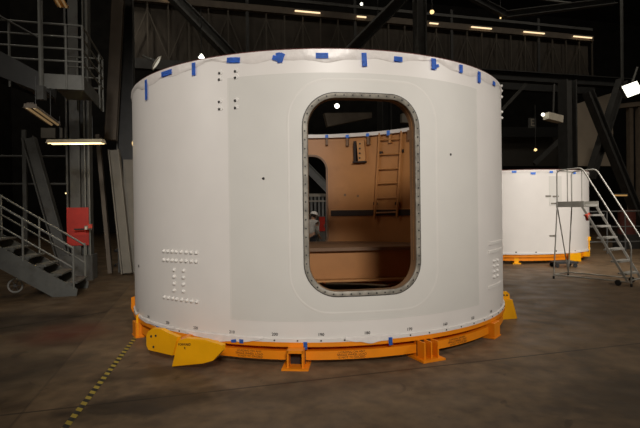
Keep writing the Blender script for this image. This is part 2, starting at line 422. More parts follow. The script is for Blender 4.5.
# slightly greyer flat doubler around the doorway
tp0, _ = Cyl(229.5, 195); tp1, _ = Cyl(477.5, 195); _, zp1 = Cyl(330, 72.5); _, zp0 = Cyl(330, 321)
o = raw('doubler_panel', skin(R+.0015, [(DT, DZ, DHW+.050, DHH+.052, DRAD+.052)], zp0, zp1), PATCH, seg)
me = o.data; b2 = bmesh.new(); b2.from_mesh(me)
dead = []
for f in b2.faces:
    c = f.calc_center_median(); th = math.atan2(c.x, -c.y)
    if th < tp0-.002 or th > tp1+.002: dead.append(f)
bmesh.ops.delete(b2, geom=dead, context='FACES')
# trim the side quads exactly to the panel edge
for v in b2.verts:
    th = math.atan2(v.co.x, -v.co.y)
    if th < tp0 or th > tp1:
        v.co = W(max(tp0, min(tp1, th)), v.co.z, R+.0015)
b2.to_mesh(me); b2.free(); smooth_cyl(o); o['label'] = 'greyer painted panel around the doorway'
for tE in (tp0, tp1): obj('panel_edge', patch(tE-.003, tE+.003, zp0, zp1, R, .0025, 2), EDGE, seg)
obj('panel_edge', patch(tp0, tp1, zp0-.006, zp0+.003, R, .0025, 60), EDGE, seg)
# rims
obj('top_rim', ring(R-.10, R+.006, ZT-.012, ZT+.002), WHITE, seg)
obj('rim_gasket', ring(R-.03, R+.002, ZT+.002, ZT+.016), MAROON, seg)
obj('bottom_flange', ring(R-.14, R+.018, ZB, ZB+.035), WHITE, seg)
obj('rim_liner', ring(R-.125, R-.036, ZT-.075, ZT-.008), WHITE, seg)
# plastic strip taped round the rim, wavy lower edge
def wav(th): return ZT-.085-.028*math.sin(th*9.3+.6)-.020*math.sin(th*21+1)-.008*math.sin(th*47)
n = 360; bm = bmesh.new(); g = []
for k in range(n):
    th = 2*PI*k/n; w = .004*math.sin(th*33)+.003*math.sin(th*71+2); zl = wav(th)
    g.append([bm.verts.new(W(th, z, rr)) for z, rr in ((zl, R+.001), (zl+.012, R+.004+max(0, w)), ((zl+ZT)/2, R+.008-w), (ZT+.004, R+.010), (ZT+.010, R-.02))])
for k in range(n):
    a, b = g[k], g[(k+1) % n]
    for j in range(4): bm.faces.new((a[j], b[j], b[j+1], a[j+1]))
o = obj('rim_wrap', bm, WRAP, seg, True); o['label'] = 'crinkled plastic strip taped round the top rim'
# bottom plastic strip, only at the front
def botwrap(th0, th1, dep, name='bottom_wrap'):
    n = 30; bm = bmesh.new(); g = []
    for k in range(n+1):
        f = k/n; th = th0+(th1-th0)*f; zl = ZB+.03-dep*math.sin(PI*f)**.7-.008*math.sin(f*17)*math.sin(PI*f)
        g.append([bm.verts.new(W(th, z, rr)) for z, rr in ((zl, R+.025), (zl, R+.029), (ZB+.04, R+.024), (ZB+.048, R+.004))])
    for a, b in zip(g, g[1:]):
        for j in range(3): bm.faces.new((a[j], b[j], b[j+1], a[j+1]))
    return obj(name, bm, WRAP, seg, True)
botwrap(Cyl(187, 335)[0], Cyl(263, 340)[0], .055)
botwrap(Cyl(345, 340)[0], Cyl(398, 338)[0], .05)
botwrap(Cyl(137, 318)[0], Cyl(176, 330)[0], .02)
# blue tape pieces
def tape(px, py, w, h, rot=0, nm='tape_strip', r=R+.016):
    th, z = Cyl(px, py)
    k = (W(th, z, R)-CAM).dot(CF)/FPX
    cosv = max(.22, abs(math.cos(th-math.atan2(W(th, z, R).x, DCAM+W(th, z, R).y)*-1)))
    hw = w*k/2/cosv; hh = h*k/2; c, s = math.cos(rot), math.sin(rot); bm = bmesh.new(); N_ = 4; rows = []
    for i in range(N_+1):
        u = -hw+2*hw*i/N_; col = []
        for j in range(N_+1):
            v = -hh+2*hh*j/N_
            col.append(bm.verts.new(W(th+(u*c-v*s)/R, z+u*s+v*c, r+.001*((i+j) % 2))))
        rows.append(col)
    for a, b in zip(rows, rows[1:]):
        for j in range(N_): bm.faces.new((a[j], b[j], b[j+1], a[j+1]))
    bmesh.ops.solidify(bm, geom=bm.faces[:], thickness=.002)
    return obj(nm, bm, BLUE, seg)
for a in ((147.2, 90, 2.0, 20, 0), (167.5, 73.3, 10, 5, .0), (194.6, 69.3, 3.6, 12.5, 0), (234, 60.4, 13, 5.2, -.1), (279, 58, 4.5, 10, .2), (278, 59.2, 11, 4.5, -.35), (281.5, 57.3, 5, 8, -.5),
          (322, 56, 12.5, 5.5, 0), (364, 60, 5, 13.5, .05), (397.6, 59.5, 8.3, 5, 0), (433, 64.3, 4.6, 11, .05), (436, 66.4, 4, 3, .4), (460, 69, 3.2, 8, 0), (478.2, 77.3, 2.6, 11, 0), (493, 83.6, 2.2, 4, 0),
          (235, 340.2, 5, 3, .2), (242.6, 340.6, 4, 4, 0), (305.6, 345, 3.8, 7.5, 0), (389.4, 340.5, 3.8, 8, 0), (160, 327, 2.4, 2.4, 0), (139.6, 317.5, 1.4, 2.6, 0)):
    tape(*a, r=R+.016 if a[1] < 200 else R+.03)
# degree numbers and flange bolts along the bottom edge
for dg in range(0, 360, 10):
    th = math.radians(PH-dg)
    if math.cos(th) < .15: continue
    me = textmesh(str(dg), .044, .001)
    for v in me.vertices: v.co = W(th+v.co.x/R, .3155+v.co.y, R+.002)
    o = bpy.data.objects.new('degree_mark', me); COL.objects.link(o); o.parent = seg; me.materials.append(INK)
fb = None
for k in range(72):
    th = math.radians(PH-5*k)
    if fb is None: fb = obj('flange_bolt', lathe([(.009, 0), (.009, .006), (.005, .008)], (0, 0, 0), 8, (0, -1, 0)), HOLE, seg); q = fb
    else: q = fb.copy(); COL.objects.link(q)
    q.location = W(th, ZB+.018, R+.016); q.rotation_euler.z = th
# painted bolt heads in a capital-I pattern, and the paired bolts above
bh = None
def bolt_at(th, z, m=BOLTW, r=.021, h=.02):
    global bh
    if bh is None: bh = obj('bolt_head', lathe([(.021, 0), (.020, .012), (.014, .022), (.004, .027)], (0, 0, 0), 10, (0, -1, 0)), BOLTW, seg, True); q = bh
    else: q = bh.copy(); COL.objects.link(q)
    q.location = W(th, z, R-.001); q.rotation_euler.z = th
def bpx(px, py): bolt_at(*Cyl(px, py))
xs = [164.3, 168.3, 172.5, 176.5, 181.5, 186.5, 191.5, 196.5]
for i, x in enumerate(xs):
    bpx(x, 251+i*.25); bpx(x, 259.8+i*.25); bpx(x+.6, 297.0+i*.68)
for i in range(4): bpx(174.5, 269.8+i*6.8); bpx(183.8, 270.5+i*6.9)
for x, y in ((219.6, 73.3), (219.3, 79.7), (235.3, 71.4), (235.3, 77.9), (219.3, 102), (219.5, 109.2), (235.3, 100.7), (235.5, 108)):
    th, z = Cyl(x, y); q = obj('paired_bolt', lathe([(.015, 0), (.013, .012), (.004, .014)], (0, 0, 0), 8, (0, -1, 0)), HOLE, seg); q.location = W(th, z, R); q.rotation_euler.z = th
    th, z = Cyl(x+1.4, y-1); q = obj('bolt_highlight', lathe([(.026, 0), (.022, .006)], (0, 0, 0), 12, (0, -1, 0)), BOLTW, seg); q.location = W(th, z, R); q.rotation_euler.z = th  # pale disc set off-centre paints the highlight on each bolt
for i in range(4): bpx(497, 260+i*5.2); bpx(493.8, 261+i*5.3)
for y in (86, 91, 97, 112, 118): bolt_at(*Cyl(501.2, y)); 
t0, zz = Cyl(488.5, 243.5); t1, _ = Cyl(502.0, 243)
for (pa, pb) in (((488.5, 243.8), (501.5, 241.8)), ((488.5, 252.5), (501.5, 250.5)), ((488.5, 288), (501.2, 281.5))):
    ta_, zA = Cyl(*pa); tb_, zB_ = Cyl(*pb)
    obj('fastener_strip', patch(ta_, tb_, zA-.018, zA+.018, R, .009, 14), BOLTW, seg)
for x, y in ((263.5, 178.5), (450.5, 154.5)):
    th, z = Cyl(x, y); q = obj('rivet_hole', lathe([(.014, 0), (.014, .004)], (0, 0, 0), 10, (0, -1, 0)), HOLE, seg); q.location = W(th, z, R+.002); q.rotation_euler.z = th
th, z = Cyl(139, 266); q = obj('rivet_hole', lathe([(.018, 0), (.018, .004)], (0, 0, 0), 10, (0, -1, 0)), HOLE, seg); q.location = W(th, z, R+.001); q.rotation_euler.z = th
# ---- inside
RI = R-.035
def CF_(px, py, r=RI): return Cyl(px, py, r, True)
tj0 = CF_(330, 213)[0]
o = obj('gap_shade_band', ring(RI-.03, RI-.001, 1.475, 1.60, CF_(415, 213)[0]-.75, CF_(331, 213)[0], 60), DKBR, seg)  # dark ring paints the shade in the gap between wall panels
obj('band_lip', ring(RI-.035, RI-.001, 1.60, 1.625, CF_(415, 213)[0]-.75, CF_(331, 213)[0], 60), TANL, seg)
# internal work deck with a kick panel across the cylinder
ZD = .93
fa, fb2 = PZ(308, 248.2, ZD), PZ(413, 246.0, ZD)
dirv = (fb2-fa).normalized(); nv = Vector((-dirv.y, dirv.x, 0)); rd = RI-.004
def chord(p):
    b = p.dot(dirv); c = p.x**2+p.y**2-rd*rd; q = math.sqrt(b*b-c); return p+dirv*(-b-q), p+dirv*(-b+q)
p0 = Vector((fa.x, fa.y, 0)); cA, cB = chord(p0)
aA = math.atan2(cA.y, cA.x); aB = math.atan2(cB.y, cB.x)
arc = [Vector((rd*math.cos(t), rd*math.sin(t), 0)) for t in [aB+((aA-aB) % (2*PI))*k/40 for k in range(41)]]
dk = obj('work_deck', plate([p+Vector((0, 0, ZD-.035)) for p in arc], (0, 0, 1), .035), DECK, seg)
kA, kB = chord(p0+nv*.10)
zk = .36
obj('kick_panel', bar(kA+Vector((0, 0, (zk+ZD-.04)/2)), kB+Vector((0, 0, (zk+ZD-.04)/2)), .03, ZD-.04-zk, (0, 0, 1)), TAN, seg)
lA, lB = chord(p0-nv*.02)
obj('deck_edge', bar(lA+Vector((0, 0, ZD-.03)), lB+Vector((0, 0, ZD-.03)), .035, .06, (0, 0, 1)), DECK, seg)
tA, tB = chord(p0-nv*.03)
obj('toe_strip', bar(tA+Vector((0, 0, zk-.015)), tB+Vector((0, 0, zk-.015)), .16, .03, (0, 0, 1)), TANL, seg)
# fixed ladder up the far wall
def far_pt(px, py, r): 
    th, z = CF_(px, py, r); return W(th, z, r)
lad = obj('ladder', tube([far_pt(379.5, 133, RI-.07), far_pt(374.5, 219, RI-.07)], .028, 8), TAN, seg)
obj('rail', tube([far_pt(401.5, 131, RI-.07), far_pt(397, 217, RI-.07)], .028, 8), TAN, lad)
for i in range(6):
    y = 140+i*14.6; x = 379.2-i*.85
    obj('rung', tube([far_pt(x, y, RI-.07), far_pt(x+22, y-1.1, RI-.07)], .014, 8), TAN, lad)
def far_box(px, py, w, h, dp, m, name, par=seg, rz=0):
    th, z = CF_(px, py); k = 10.3/FPX; bm = box((0, 0, 0), (w*k, dp, h*k), Matrix.Rotation(rz, 3, 'Y'))
    o = obj(name, bm, m, par); p = W(th, z, RI-dp/2); o.location = p; o.rotation_euler.z = th; return o
for x, y in ((380.5, 153), (401.5, 151), (375, 203.5), (397, 203.5)): far_box(x+1, y, 3.2, 2.6, .07, DKBR, 'ladder_clip', lad)
br = far_box(362.5, 151.5, 7.5, 20, .12, TANL, 'hoist_bracket', seg, .07)
for i in range(4):
    q = obj('bolt', lathe([(.02, 0), (.02, .01)], (0, 0, 0), 8, (0, -1, 0)), HOLE, br); q.location = (.02+.003*i, -.06, .15-.1*i); q.rotation_euler.z = PI; q.location.y = .062
far_box(356.2, 152, 2.2, 20, .14, DKBR, 'bracket_side', br).parent = seg
far_box(360.5, 162.4, 13, 1.2, .14, DKBR, 'bracket_foot')
for x, y, h in ((327, 141.5, 8), (348, 142, 8.5), (369.5, 140.5, 9), (411, 135.5, 9)): far_box(x, y, 2.2, h, .10, DECK, 'wrap_tail')
for x, y, h in ((327, 137, 3), (348, 137, 3), (369, 135.6, 3), (390.3, 133.5, 4.6)):
    o = far_box(x, y, 3, h, .105, BLUE, 'tape_strip'); o['label'] = 'blue tape on the inside of the rim'
far_box(391.5, 139, 2, 8, .09, TANL, 'wrap_tail')
for x, y in ((345, 195), (358, 196)): far_box(x, y, 2.2, 2.2, .012, DECK, 'scuff_plate')

# ------------------------------------------------------------------ yellow transport ring below it
st = thing('transport_ring', 'orange yellow ring stand carrying the large white segment', 'transport stand')
obj('top_flange', ring(R-.18, R+.02, .195, ZB-.001), ORG, st)
obj('web', ring(R-.16, R-.12, .10, .195), ORG, st)
obj('lower_channel', ring(R-.16, R-.004, .055, .145), ORG, st)
def on_ring(th, r): return Vector((r*math.sin(th), -r*math.cos(th), 0))
def hollow_foot(th):
    f = obj('foot', box((0, -.05, .010), (.27, .30, .020)), ORG, st); f.location = on_ring(th, R-.02); f.rotation_euler.z = th
    for sx in (-1, 1): q = obj('foot_cheek', box((sx*.075, -.07, .105), (.018, .20, .18)), ORG, f)
    obj('foot_cap', box((0, -.07, .180), (.17, .20, .030)), ORG, f); obj('foot_shade_back', box((0, -.028, .1), (.18, .012, .16)), DKBR, f)  # dark back plate paints the shade inside the hollow foot
    return f
def rib_foot(th):
    f = obj('foot', box((0, -.05, .010), (.28, .32, .020)), ORG, st); f.location = on_ring(th, R-.02); f.rotation_euler.z = th
    for sx in (-.085, 0, .085): obj('rib', box((sx, -.07, .105), (.016, .18, .178)), ORG, f)
    obj('foot_shade_back', box((0, -.03, .1), (.19, .012, .17)), INKB, f)  # dark back plate paints the shade between the ribs
    for sx in (-.043, .043):
        for z in (.05, .15): obj('bolt', lathe([(.014, 0), (.014, .02)], (sx, -.034, z), 8, (0, -1, 0)), STEEL, f)
    return f
def solid_foot(th):
    f = obj('foot', box((0, 0, .008), (.24, .24, .016)), ORG, st); f.location = on_ring(th, R-.05); f.rotation_euler.z = th
    obj('foot_cheek', box((0, -.045, .1), (.20, .14, .178), None, .006), ORG, f); return f
def thp(px, py): return math.atan2(G(px, py).x, -G(px, py).y)
hollow_foot(thp(297, 366)); rib_foot(thp(424, 357)); 
f = solid_foot(thp(489, 336)); solid_foot(thp(151, 334))
for k in range(5): rib_foot(PI-1.2+k*.6)
# text on the channel face
for (pxm, dz, s) in ((352, .130, 'LOADING ON ANY'), (352, .102, 'SINGLE WHEEL LOAD'), (352, .074, 'IS NOT TO EXCEED'), (249, .130, 'LOADING ON ANY'), (249, .102, 'SINGLE WHEEL LOAD'), (250, .074, 'IS NOT TO EXCEED'),
                     (458, .130, 'LOADING ON ANY'), (458, .102, 'SINGLE WHEEL LOAD'), (459, .074, 'IS NOT TO EXCEED')):
    me = textmesh(s, .032, 0); th = Cyl(pxm, 350)[0]
    for v in me.vertices: v.co = W(th+v.co.x/R, dz+v.co.y, R+.0005)
    o = bpy.data.objects.new('stencil', me); COL.objects.link(o); o.parent = st; me.materials.append(INKB)
# outrigger plates, front left: outlines stand on their own vertical planes
def px_plate(pxs, d0, slope, t, m, name, par):
    """vertical plate through depth d0 at first point, depth growing by slope per pixel"""
    x0 = pxs[0][0]; pts = [P(x, y, d0+(x-x0)*slope) for x, y in pxs]
    n = (pts[1]-pts[0]).cross(pts[2]-pts[0]).normalized()
    if n.dot(CF) < 0: n = -n
    return obj(name, plate(pts, n, t), m, par)
dfoot = (G(173, 367)-CAM).dot(CF)
big = px_plate([(172, 366.5), (203, 363.5), (213, 360.6), (222, 351), (222.5, 345.5), (205, 340), (186, 338.2), (178, 341)], dfoot, -.006, .05, YEL, 'outrigger_plate', st)
big['label'] = 'yellow trapezoid outrigger plate with faint stencil'
d2 = dfoot+.28
sm = px_plate([(148.5, 350), (172.5, 355.5), (177.5, 337), (167, 332.5), (161, 329), (153, 328), (148, 331.5), (146.2, 336), (146.5, 346)], d2, -.0105, .05, YEL, 'jacking_plate', st)
sm['label'] = 'yellow rounded plate with three bolt holes'
for x, y in ((151.3, 336.3), (156, 335.7), (153.8, 346.9)):
    c = P(x, y, d2+(x-148.5)*-.0105-.004); obj('hole', lathe([(.013, -.004), (.013, .006)], c, 10, tuple(CF)), HOLE, sm)
for s, x, y, sz in (('FORWARD', 184.5, 344.6, .034), ('R', 184.8, 348.2, .034)):
    me = textmesh(s, sz, .001); c = P(x, y, dfoot+(x-172)*-.006-.004)
    e = (P(213, 345, dfoot+41*-.006)-P(172, 345, dfoot)).normalized()
    for v in me.vertices: v.co = c+e*v.co.x+Vector((0, 0, 1))*v.co.y
    o = bpy.data.objects.new('stencil', me); COL.objects.link(o); o.parent = st; me.materials.append(INKB)
obj('outrigger_gusset', bar(P(176, 347, dfoot+.06), P(176, 347, dfoot+.06)+Vector((.16, .55, 0)), .05, .12, (0, 0, 1)), ORG, st)
obj('outrigger_gusset', bar(P(208, 350, dfoot+.0), P(208, 350, dfoot)+Vector((.1, .35, 0)), .05, .10, (0, 0, 1)), ORG, st)
# stop lug at the left edge and post below it
dl = (W(-1.22, 0, R)-CAM).dot(CF)
px_plate([(131.2, 297.5), (135.4, 296.3), (136.5, 311.5), (133, 312.5), (131, 308)], dl+.1, 0, .12, ORG, 'stop_lug', st)
dq = (G(137, 337.8)-CAM).dot(CF)
px_plate([(136.2, 337.8), (138.2, 338), (138.2, 317), (136.2, 315)], dq, 0, .10, YEL, 'foot_post', st)
px_plate([(138, 337.8), (149, 336.5), (149, 330), (138, 319)], dq+.03, 0, .03, ORG, 'foot_web', st)
# right rear outrigger
dr = (G(517, 318.5)-CAM).dot(CF)
rr_ = px_plate([(517.3, 318.3), (496, 321.5), (494, 306), (503, 300.5), (512.5, 299.5)], dr, .004, .06, YEL, 'outrigger_plate', st)
rr_['label'] = 'yellow outrigger plate at the right rear'
lug = px_plate([(502.5, 300.5), (510, 299.5), (509.5, 294), (507, 291.5), (503.5, 292)], dr+.03, 0, .05, YEL, 'lug', st)
for x in (504, 507): obj('hole', lathe([(.012, -.004), (.012, .004)], P(x, 295.2, dr+.022), 8, tuple(CF)), HOLE, lug)
obj('outrigger_gusset', bar(P(499, 312, dr+.1), P(499, 312, dr+.1)+Vector((-.35, .1, 0)), .05, .12, (0, 0, 1)), ORG, st)

# ------------------------------------------------------------------ second white segment behind, right
c2 = CAM+16.35*CF+CR*((497.0-320)/FPX*16.35); c2.z = 0
s2 = thing('rocket_segment', 'plain white cylindrical segment without a doorway, in the background behind the rolling ladder', 'rocket segment', c2)
H2 = 2.70
def place(o, par): o.parent = par; return o
z2b, z2t = .275, 2.69
bm = lathe([(R, z2b), (R, z2t)], n=160, cap=False); o = obj('outer_skin', bm, WHITE, s2); smooth_cyl(o)
bm = lathe([(R-.04, z2b), (R-.04, z2t)], n=120, cap=False); o = obj('inner_wall', bm, TAN, s2); smooth_cyl(o, True)
obj('top_rim', ring(R-.10, R+.008, z2t-.01, z2t+.015), MAROON, s2)
obj('rim_wrap', ring(R-.02, R+.012, z2t-.075, z2t-.005), WRAP, s2)
obj('bottom_flange', ring(R-.14, R+.02, z2b, z2b+.05), WHITE, s2)
def C2(px, py, r=R):
    d = CF+CR*((px-320)/FPX)-CU*((py-214)/FPX); q0 = CAM-c2; a = d.x**2+d.y**2; b = 2*(q0.x*d.x+q0.y*d.y); c = q0.x**2+q0.y**2-r*r
    t = (-b-math.sqrt(max(0, b*b-4*a*c)))/(2*a); p = q0+d*t; return math.atan2(p.x, -p.y), p.z
for x, y, w in ((514, 171.8, .13), (533, 173.4, .14), (551, 172, .11), (574, 173, .12)):
    th, z = C2(x, y); obj('tape_strip', patch(th-w/2/R, th+w/2/R, z-.03, z+.03, R+.013, .003, 6), BLUE, s2)
ta_, za_ = C2(549, 185); tb_, zb2_ = C2(561.5, 185); _, zlow = C2(552, 250)
obj('grey_rect', patch(ta_, tb_, C2(555, 206)[1], C2(555, 176)[1], R, .006, 10), PATCH, s2)  # rectangle slightly greyer than the skin around it
for (xa, xb, y) in ((545.5, 551, 196.2), (552.5, 558.5, 196.4), (551, 558, 203.5), (549.5, 555, 235.8)):
    t0_, zz_ = C2(xa, y); t1_, _ = C2(xb, y); obj('fastener_strip', patch(t0_, t1_, zz_-.022, zz_+.022, R, .014, 6), STEEL, s2)
for x in (516, 536, 556, 575):
    th, z = C2(x, 252.3 if x < 540 else 251); q = obj('flange_bolt', lathe([(.022, 0), (.022, .012)], (0, 0, 0), 8, (0, -1, 0)), HOLE, s2); q.location = W(th, z, R); q.rotation_euler.z = th
t2 = thing('transport_ring', 'yellow ring stand under the background white segment', 'transport stand', c2)
obj('top_flange', ring(R-.3, R-.02, .19, .273), ORG, t2)
obj('web', ring(R-.14, R-.06, .09, .19, 0, 2*PI), ORG, t2)
for k in range(8):
    th = C2(517, 258)[0]+k*PI/4
    f = obj('foot', box((0, 0, .015), (.22, .22, .03)), YEL, t2); f.location = W(th, 0, R-.12); f.rotation_euler.z = th
    obj('foot_post', box((0, 0, .12), (.12, .12, .19)), YEL, f)
th = C2(573, 258)[0]; q = obj('outrigger_plate', box((0, 0, .155), (.50, .06, .23)), YEL, t2); q.location = W(th, 0, R+.05); q.rotation_euler.z = th
th = C2(585, 255)[0]; q = obj('outrigger_plate', box((0, 0, .20), (.12, .2, .14)), YEL, t2); q.location = W(th, 0, R+.02); q.rotation_euler.z = th
q = obj('stop_lug', box((0, 0, .64), (.06, .08, .12)), YEL, t2); q.location = W(C2(587, 236)[0]+.06, 0, R+.02); q.rotation_euler.z = 1.3
obj('lug_post', box((0, 0, .42), (.03, .03, .36)), YEL, t2).location = W(C2(587, 236)[0]+.06, 0, R+.02)
# dark wheeled dolly under it
dp = G(572, 268); dp.z = 0
dl_ = thing('dolly', 'dark wheeled dolly on the floor under the background segment', 'dolly', dp+Vector((-.1, .25, 0)))
obj('deck', box((0, 0, .13), (.6, .4, .05)), RUBBER, dl_)
for sx in (-.24, .24):
    for sy in (-.15, .15): obj('wheel', lathe([(.03, -.02), (.055, -.015), (.055, .015), (.03, .02)], (sx, sy, .055), 14, (0, 1, 0)), RUBBER, dl_, True)

# ------------------------------------------------------------------ rolling ladder
LA, LB = G(553.7, 278.6), G(571.5, 275.5)
wv = (LB-LA); wv.z = 0; LW = .64; wv.normalize(); sv = Vector((wv.y, -wv.x, 0))
ll = thing('rolling_ladder', 'grey metal rolling platform ladder with handrails in front of the background segment', 'rolling ladder', LA)
def LP(w, s, z): return Vector((LA.x, LA.y, 0))+wv*w+sv*s+Vector((0, 0, z))
PZt = 1.66; PL = .66; NS = 7; RUN = .132; RISE = PZt/NS
fr_s = PL+RUN*(NS-1)
part('platform', bar(LP(LW/2, .08, PZt-.025), LP(LW/2, PL, PZt-.025), LW, .05, (0, 0, 1)), ALU, ll)
part('platform_skirt', bar(LP(0, 0.08, PZt+.005), LP(0, PL+.02, PZt+.005), .02, .125, (0, 0, 1)), ALU, ll)
part('platform_skirt', bar(LP(LW, 0.08, PZt+.005), LP(LW, PL+.02, PZt+.005), .02, .125, (0, 0, 1)), ALU, ll)
for i in range(1, NS):
    z = PZt-RISE*i; s = PL+RUN*i-.06
    part('tread', bar(LP(.04, s, z), LP(LW-.04, s, z), .17, .035, (0, 0, 1)), ALU, ll)
for w in (0, LW):
    part('stringer', bar(LP(w, PL-.02, PZt-.05), LP(w, fr_s+.05, .10), .02, .045, (0, 0, 1)), ALU, ll)
    part('rear_leg', tube([LP(w, .10, PZt), LP(w, .0, .03)], .014), ALU, ll)
    part('base_rail', tube([LP(w, .0, .09), LP(w, fr_s+.1, .09)], .015), ALU, ll)
    top = PZt+.76
    part('handrail', tube(rounded([LP(w, .10, PZt-.02), LP(w, .10, top), LP(w, PL-.02, top+.02), LP(w, fr_s+.12, .84), LP(w, fr_s+.12, .02)], .09), .016), ALU, ll, True)
    part('baluster', tube([LP(w, PL*.5, PZt), LP(w, PL*.5, top)], .012), ALU, ll)
    part('front_foot', tube([LP(w, fr_s+.12, .06), LP(w, fr_s+.12, 0)], .022), RUBBER, ll)
    part('wheel', lathe([(.02, -.018), (.06, -.014), (.06, .014), (.02, .018)], LP(w, fr_s-.12, .06), 16, tuple(wv)), RUBBER, ll, True)
    part('rear_foot', tube([LP(w, 0, .06), LP(w, 0, 0)], .022), RUBBER, ll)
part('rear_rail', tube([LP(0, .10, PZt+.76), LP(LW, .10, PZt+.76)], .016), ALU, ll)
part('cross_bar', tube([LP(0, 0, .09), LP(LW, 0, .09)], .014), ALU, ll)
part('cross_bar', tube([LP(0, fr_s+.1, .12), LP(LW, fr_s+.1, .12)], .014), ALU, ll)
part('brace', tube([LP(0, .1, PZt-.05), LP(LW, .0, .10)], .012), ALU, ll)
c = P(586.5, 216.5, (LP(0, PL, 0)-CAM).dot(CF)-.03)
rt = part('red_tag', plate([c+wv*a+Vector((0, 0, b)) for a, b in ((-.09, .03), (-.02, -.09), (.08, -.05), (.03, .08))], sv, .05), REDB, ll); rt['label'] = 'red tag hanging below the platform'

# ------------------------------------------------------------------ left stair
Sb = P(76.5, 296.5, 9.3); Sb.z = 0
sr = thing('stair_flight', 'grey steel stair flight with pipe handrails at the left edge', 'staircase', Sb)
def SP(l, v, z): return Sb-UX*l+VX*v+Vector((0, 0, z))
SW = 1.0; SL = 3.4; slope = .742/1.118
for v in (0, SW):
    pts = [SP(0, v, 0), SP(.42, v, 0), SP(SL, v, (SL-.42)*slope), SP(SL, v, SL*slope+.13), SP(-.02, v, .13)]
    part('stringer', plate(pts, VX, .03), STAIR, sr)
    hz = .80
    part('handrail', tube([SP(.05, v+.015, .13+hz), SP(SL, v+.015, .13+hz+SL*slope)], .021), RAIL, sr)
    part('mid_rail', tube([SP(.05, v+.015, .13+hz*.52), SP(SL, v+.015, .13+hz*.52+SL*slope)], .017), RAIL, sr)
    for l in (.05, .92, 1.62, 2.6): part('post', tube([SP(l, v+.015, .10+l*slope), SP(l, v+.015, .14+hz+l*slope)], .019), RAIL, sr)
for i in range(12):
    l = .12+i*.27; part('tread', bar(SP(l, .03, .17+l*slope*.98), SP(l, SW, .17+l*slope*.98), .26, .03, (0, 0, 1)), STAIR, sr)
# spoked wheel under the stair
wc = P(15.3, 283.5, 9.75); wr = .150; 
wc.z = wr
wh = thing('spoked_wheel', 'round grey spoked wheel standing on the floor under the stair', 'wheel', wc)
bm = bmesh.new(); n = 28
ringv = []
for k in range(n):
    a_ = 2*PI*k/n; d_ = UX*math.cos(a_)+Vector((0, 0, 1))*math.sin(a_)
    ringv.append([bm.verts.new(d_*(wr-.018+.018*math.cos(b_))+VX*.018*math.sin(b_)) for b_ in [2*PI*j/8 for j in range(8)]])
for k in range(n):
    a_, b_ = ringv[k], ringv[(k+1) % n]
    for j in range(8): bm.faces.new((a_[j], b_[j], b_[(j+1) % 8], a_[(j+1) % 8]))
obj('rim', bm, mat('pale_wheel_rim', (.40, .40, .37), .6), wh, True)
obj('hub', lathe([(.03, -.03), (.03, .03)], (0, 0, 0), 12, tuple(VX)), DSTEEL, wh)
for k in range(6):
    a_ = PI*k/3; d_ = UX*math.cos(a_)+Vector((0, 0, 1))*math.sin(a_); obj('spoke', tube([d_*.02, d_*(wr-.02)], .007, 6), DSTEEL, wh)
# landing above and the flight that comes down to it
dL = 8.6
Lz0 = P(83, 90, dL).z; Lz1 = P(83, 75.5, dL).z
Lc = P(83, 82, dL); Lc.z = Lz0
ld = thing('stair_landing', 'raised steel landing with pipe guard rails at the upper left', 'landing', Lc)
def QP(u, v, z): return Vector((Lc.x, Lc.y, 0))+UX*u+VX*v+Vector((0, 0, Lz0+z))
LH = Lz1-Lz0; LWd = .70; LD = 1.9
part('fascia', plate([QP(-LWd, 0, 0), QP(0, 0, 0), QP(0, 0, LH), QP(-LWd, 0, LH)], VX, .02), RAIL, ld)
part('side_beam', plate([QP(0, 0, 0), QP(0, LD, 0), QP(0, LD, LH), QP(0, 0, LH)], -UX, .02), STAIR, ld)
part('floor_plate', plate([QP(-LWd, .02, LH-.03), QP(-.02, .02, LH-.03), QP(-.02, LD, LH-.03), QP(-LWd, LD, LH-.03)], (0, 0, 1), .02), STAIR, ld)
ht = P(80, 26, dL).z-Lz0
hs = [LH+(ht-LH)*f for f in (1, .76, .52, .27)]
for h in hs:
    part('guard_rail', tube([QP(-2.4, .01, h), QP(0, .01, h), ], .017), RAIL, ld)
    part('guard_rail', tube([QP(0, .01, h), QP(0, LD, h)], .017), RAIL, ld)
    part('guard_rail', tube([QP(0, LD, h), QP(-LWd, LD, h)], .017), RAIL, ld)
for u, v in ((0, 0), (-.27, 0), (-.27-.9, 0), (0, LD*.8), (0, LD), (-.5, LD)):
    part('post', tube([QP(u, v+.01, 0), QP(u, v+.01, ht)], .020), RAIL, ld)
u0 = -LWd
uf = thing('upper_flight', 'dark steel stair stringers rising left from the landing', 'staircase', QP(u0, 0, 0))
for v in (-.04, LD*.5):
    part('stringer', plate([QP(u0+.02, v, -.08), QP(u0+.02, v, LH), QP(u0-1.9, v, LH+1.05), QP(u0-1.9, v, .66)], VX, .03), DARK, uf)
for i in range(7): part('tread', bar(QP(u0-.15-i*.26, 0, .05+i*.145), QP(u0-.15-i*.26, LD*.5, .05+i*.145), .25, .03, (0, 0, 1)), DARK, uf)
for v in (-.03,):
    part('handrail', tube([QP(u0, v, LH+.62), QP(u0-1.9, v, LH+1.65)], .016), DSTEEL, uf)
pb = P(41.5, 93, 8.4)
hp = thing('hanger_post', 'pale upright pipe post beside the landing rails', 'post', pb)
part('pole', tube([pb, pb+Vector((0, 0, 6.0))], .040, 12), RAIL, hp); part('shoe', box(pb+Vector((0, 0, .0)), (.12, .10, .24)), DSTEEL, hp)

# ------------------------------------------------------------------ columns, braces, girders (each a member of its own)
def member(name, label, cat, bm, m, group=None):
    return tag(obj(name, bm, m), label, cat, group)
def ground_at(px, d): p = P(px, 250, d); p.z = 0; return p
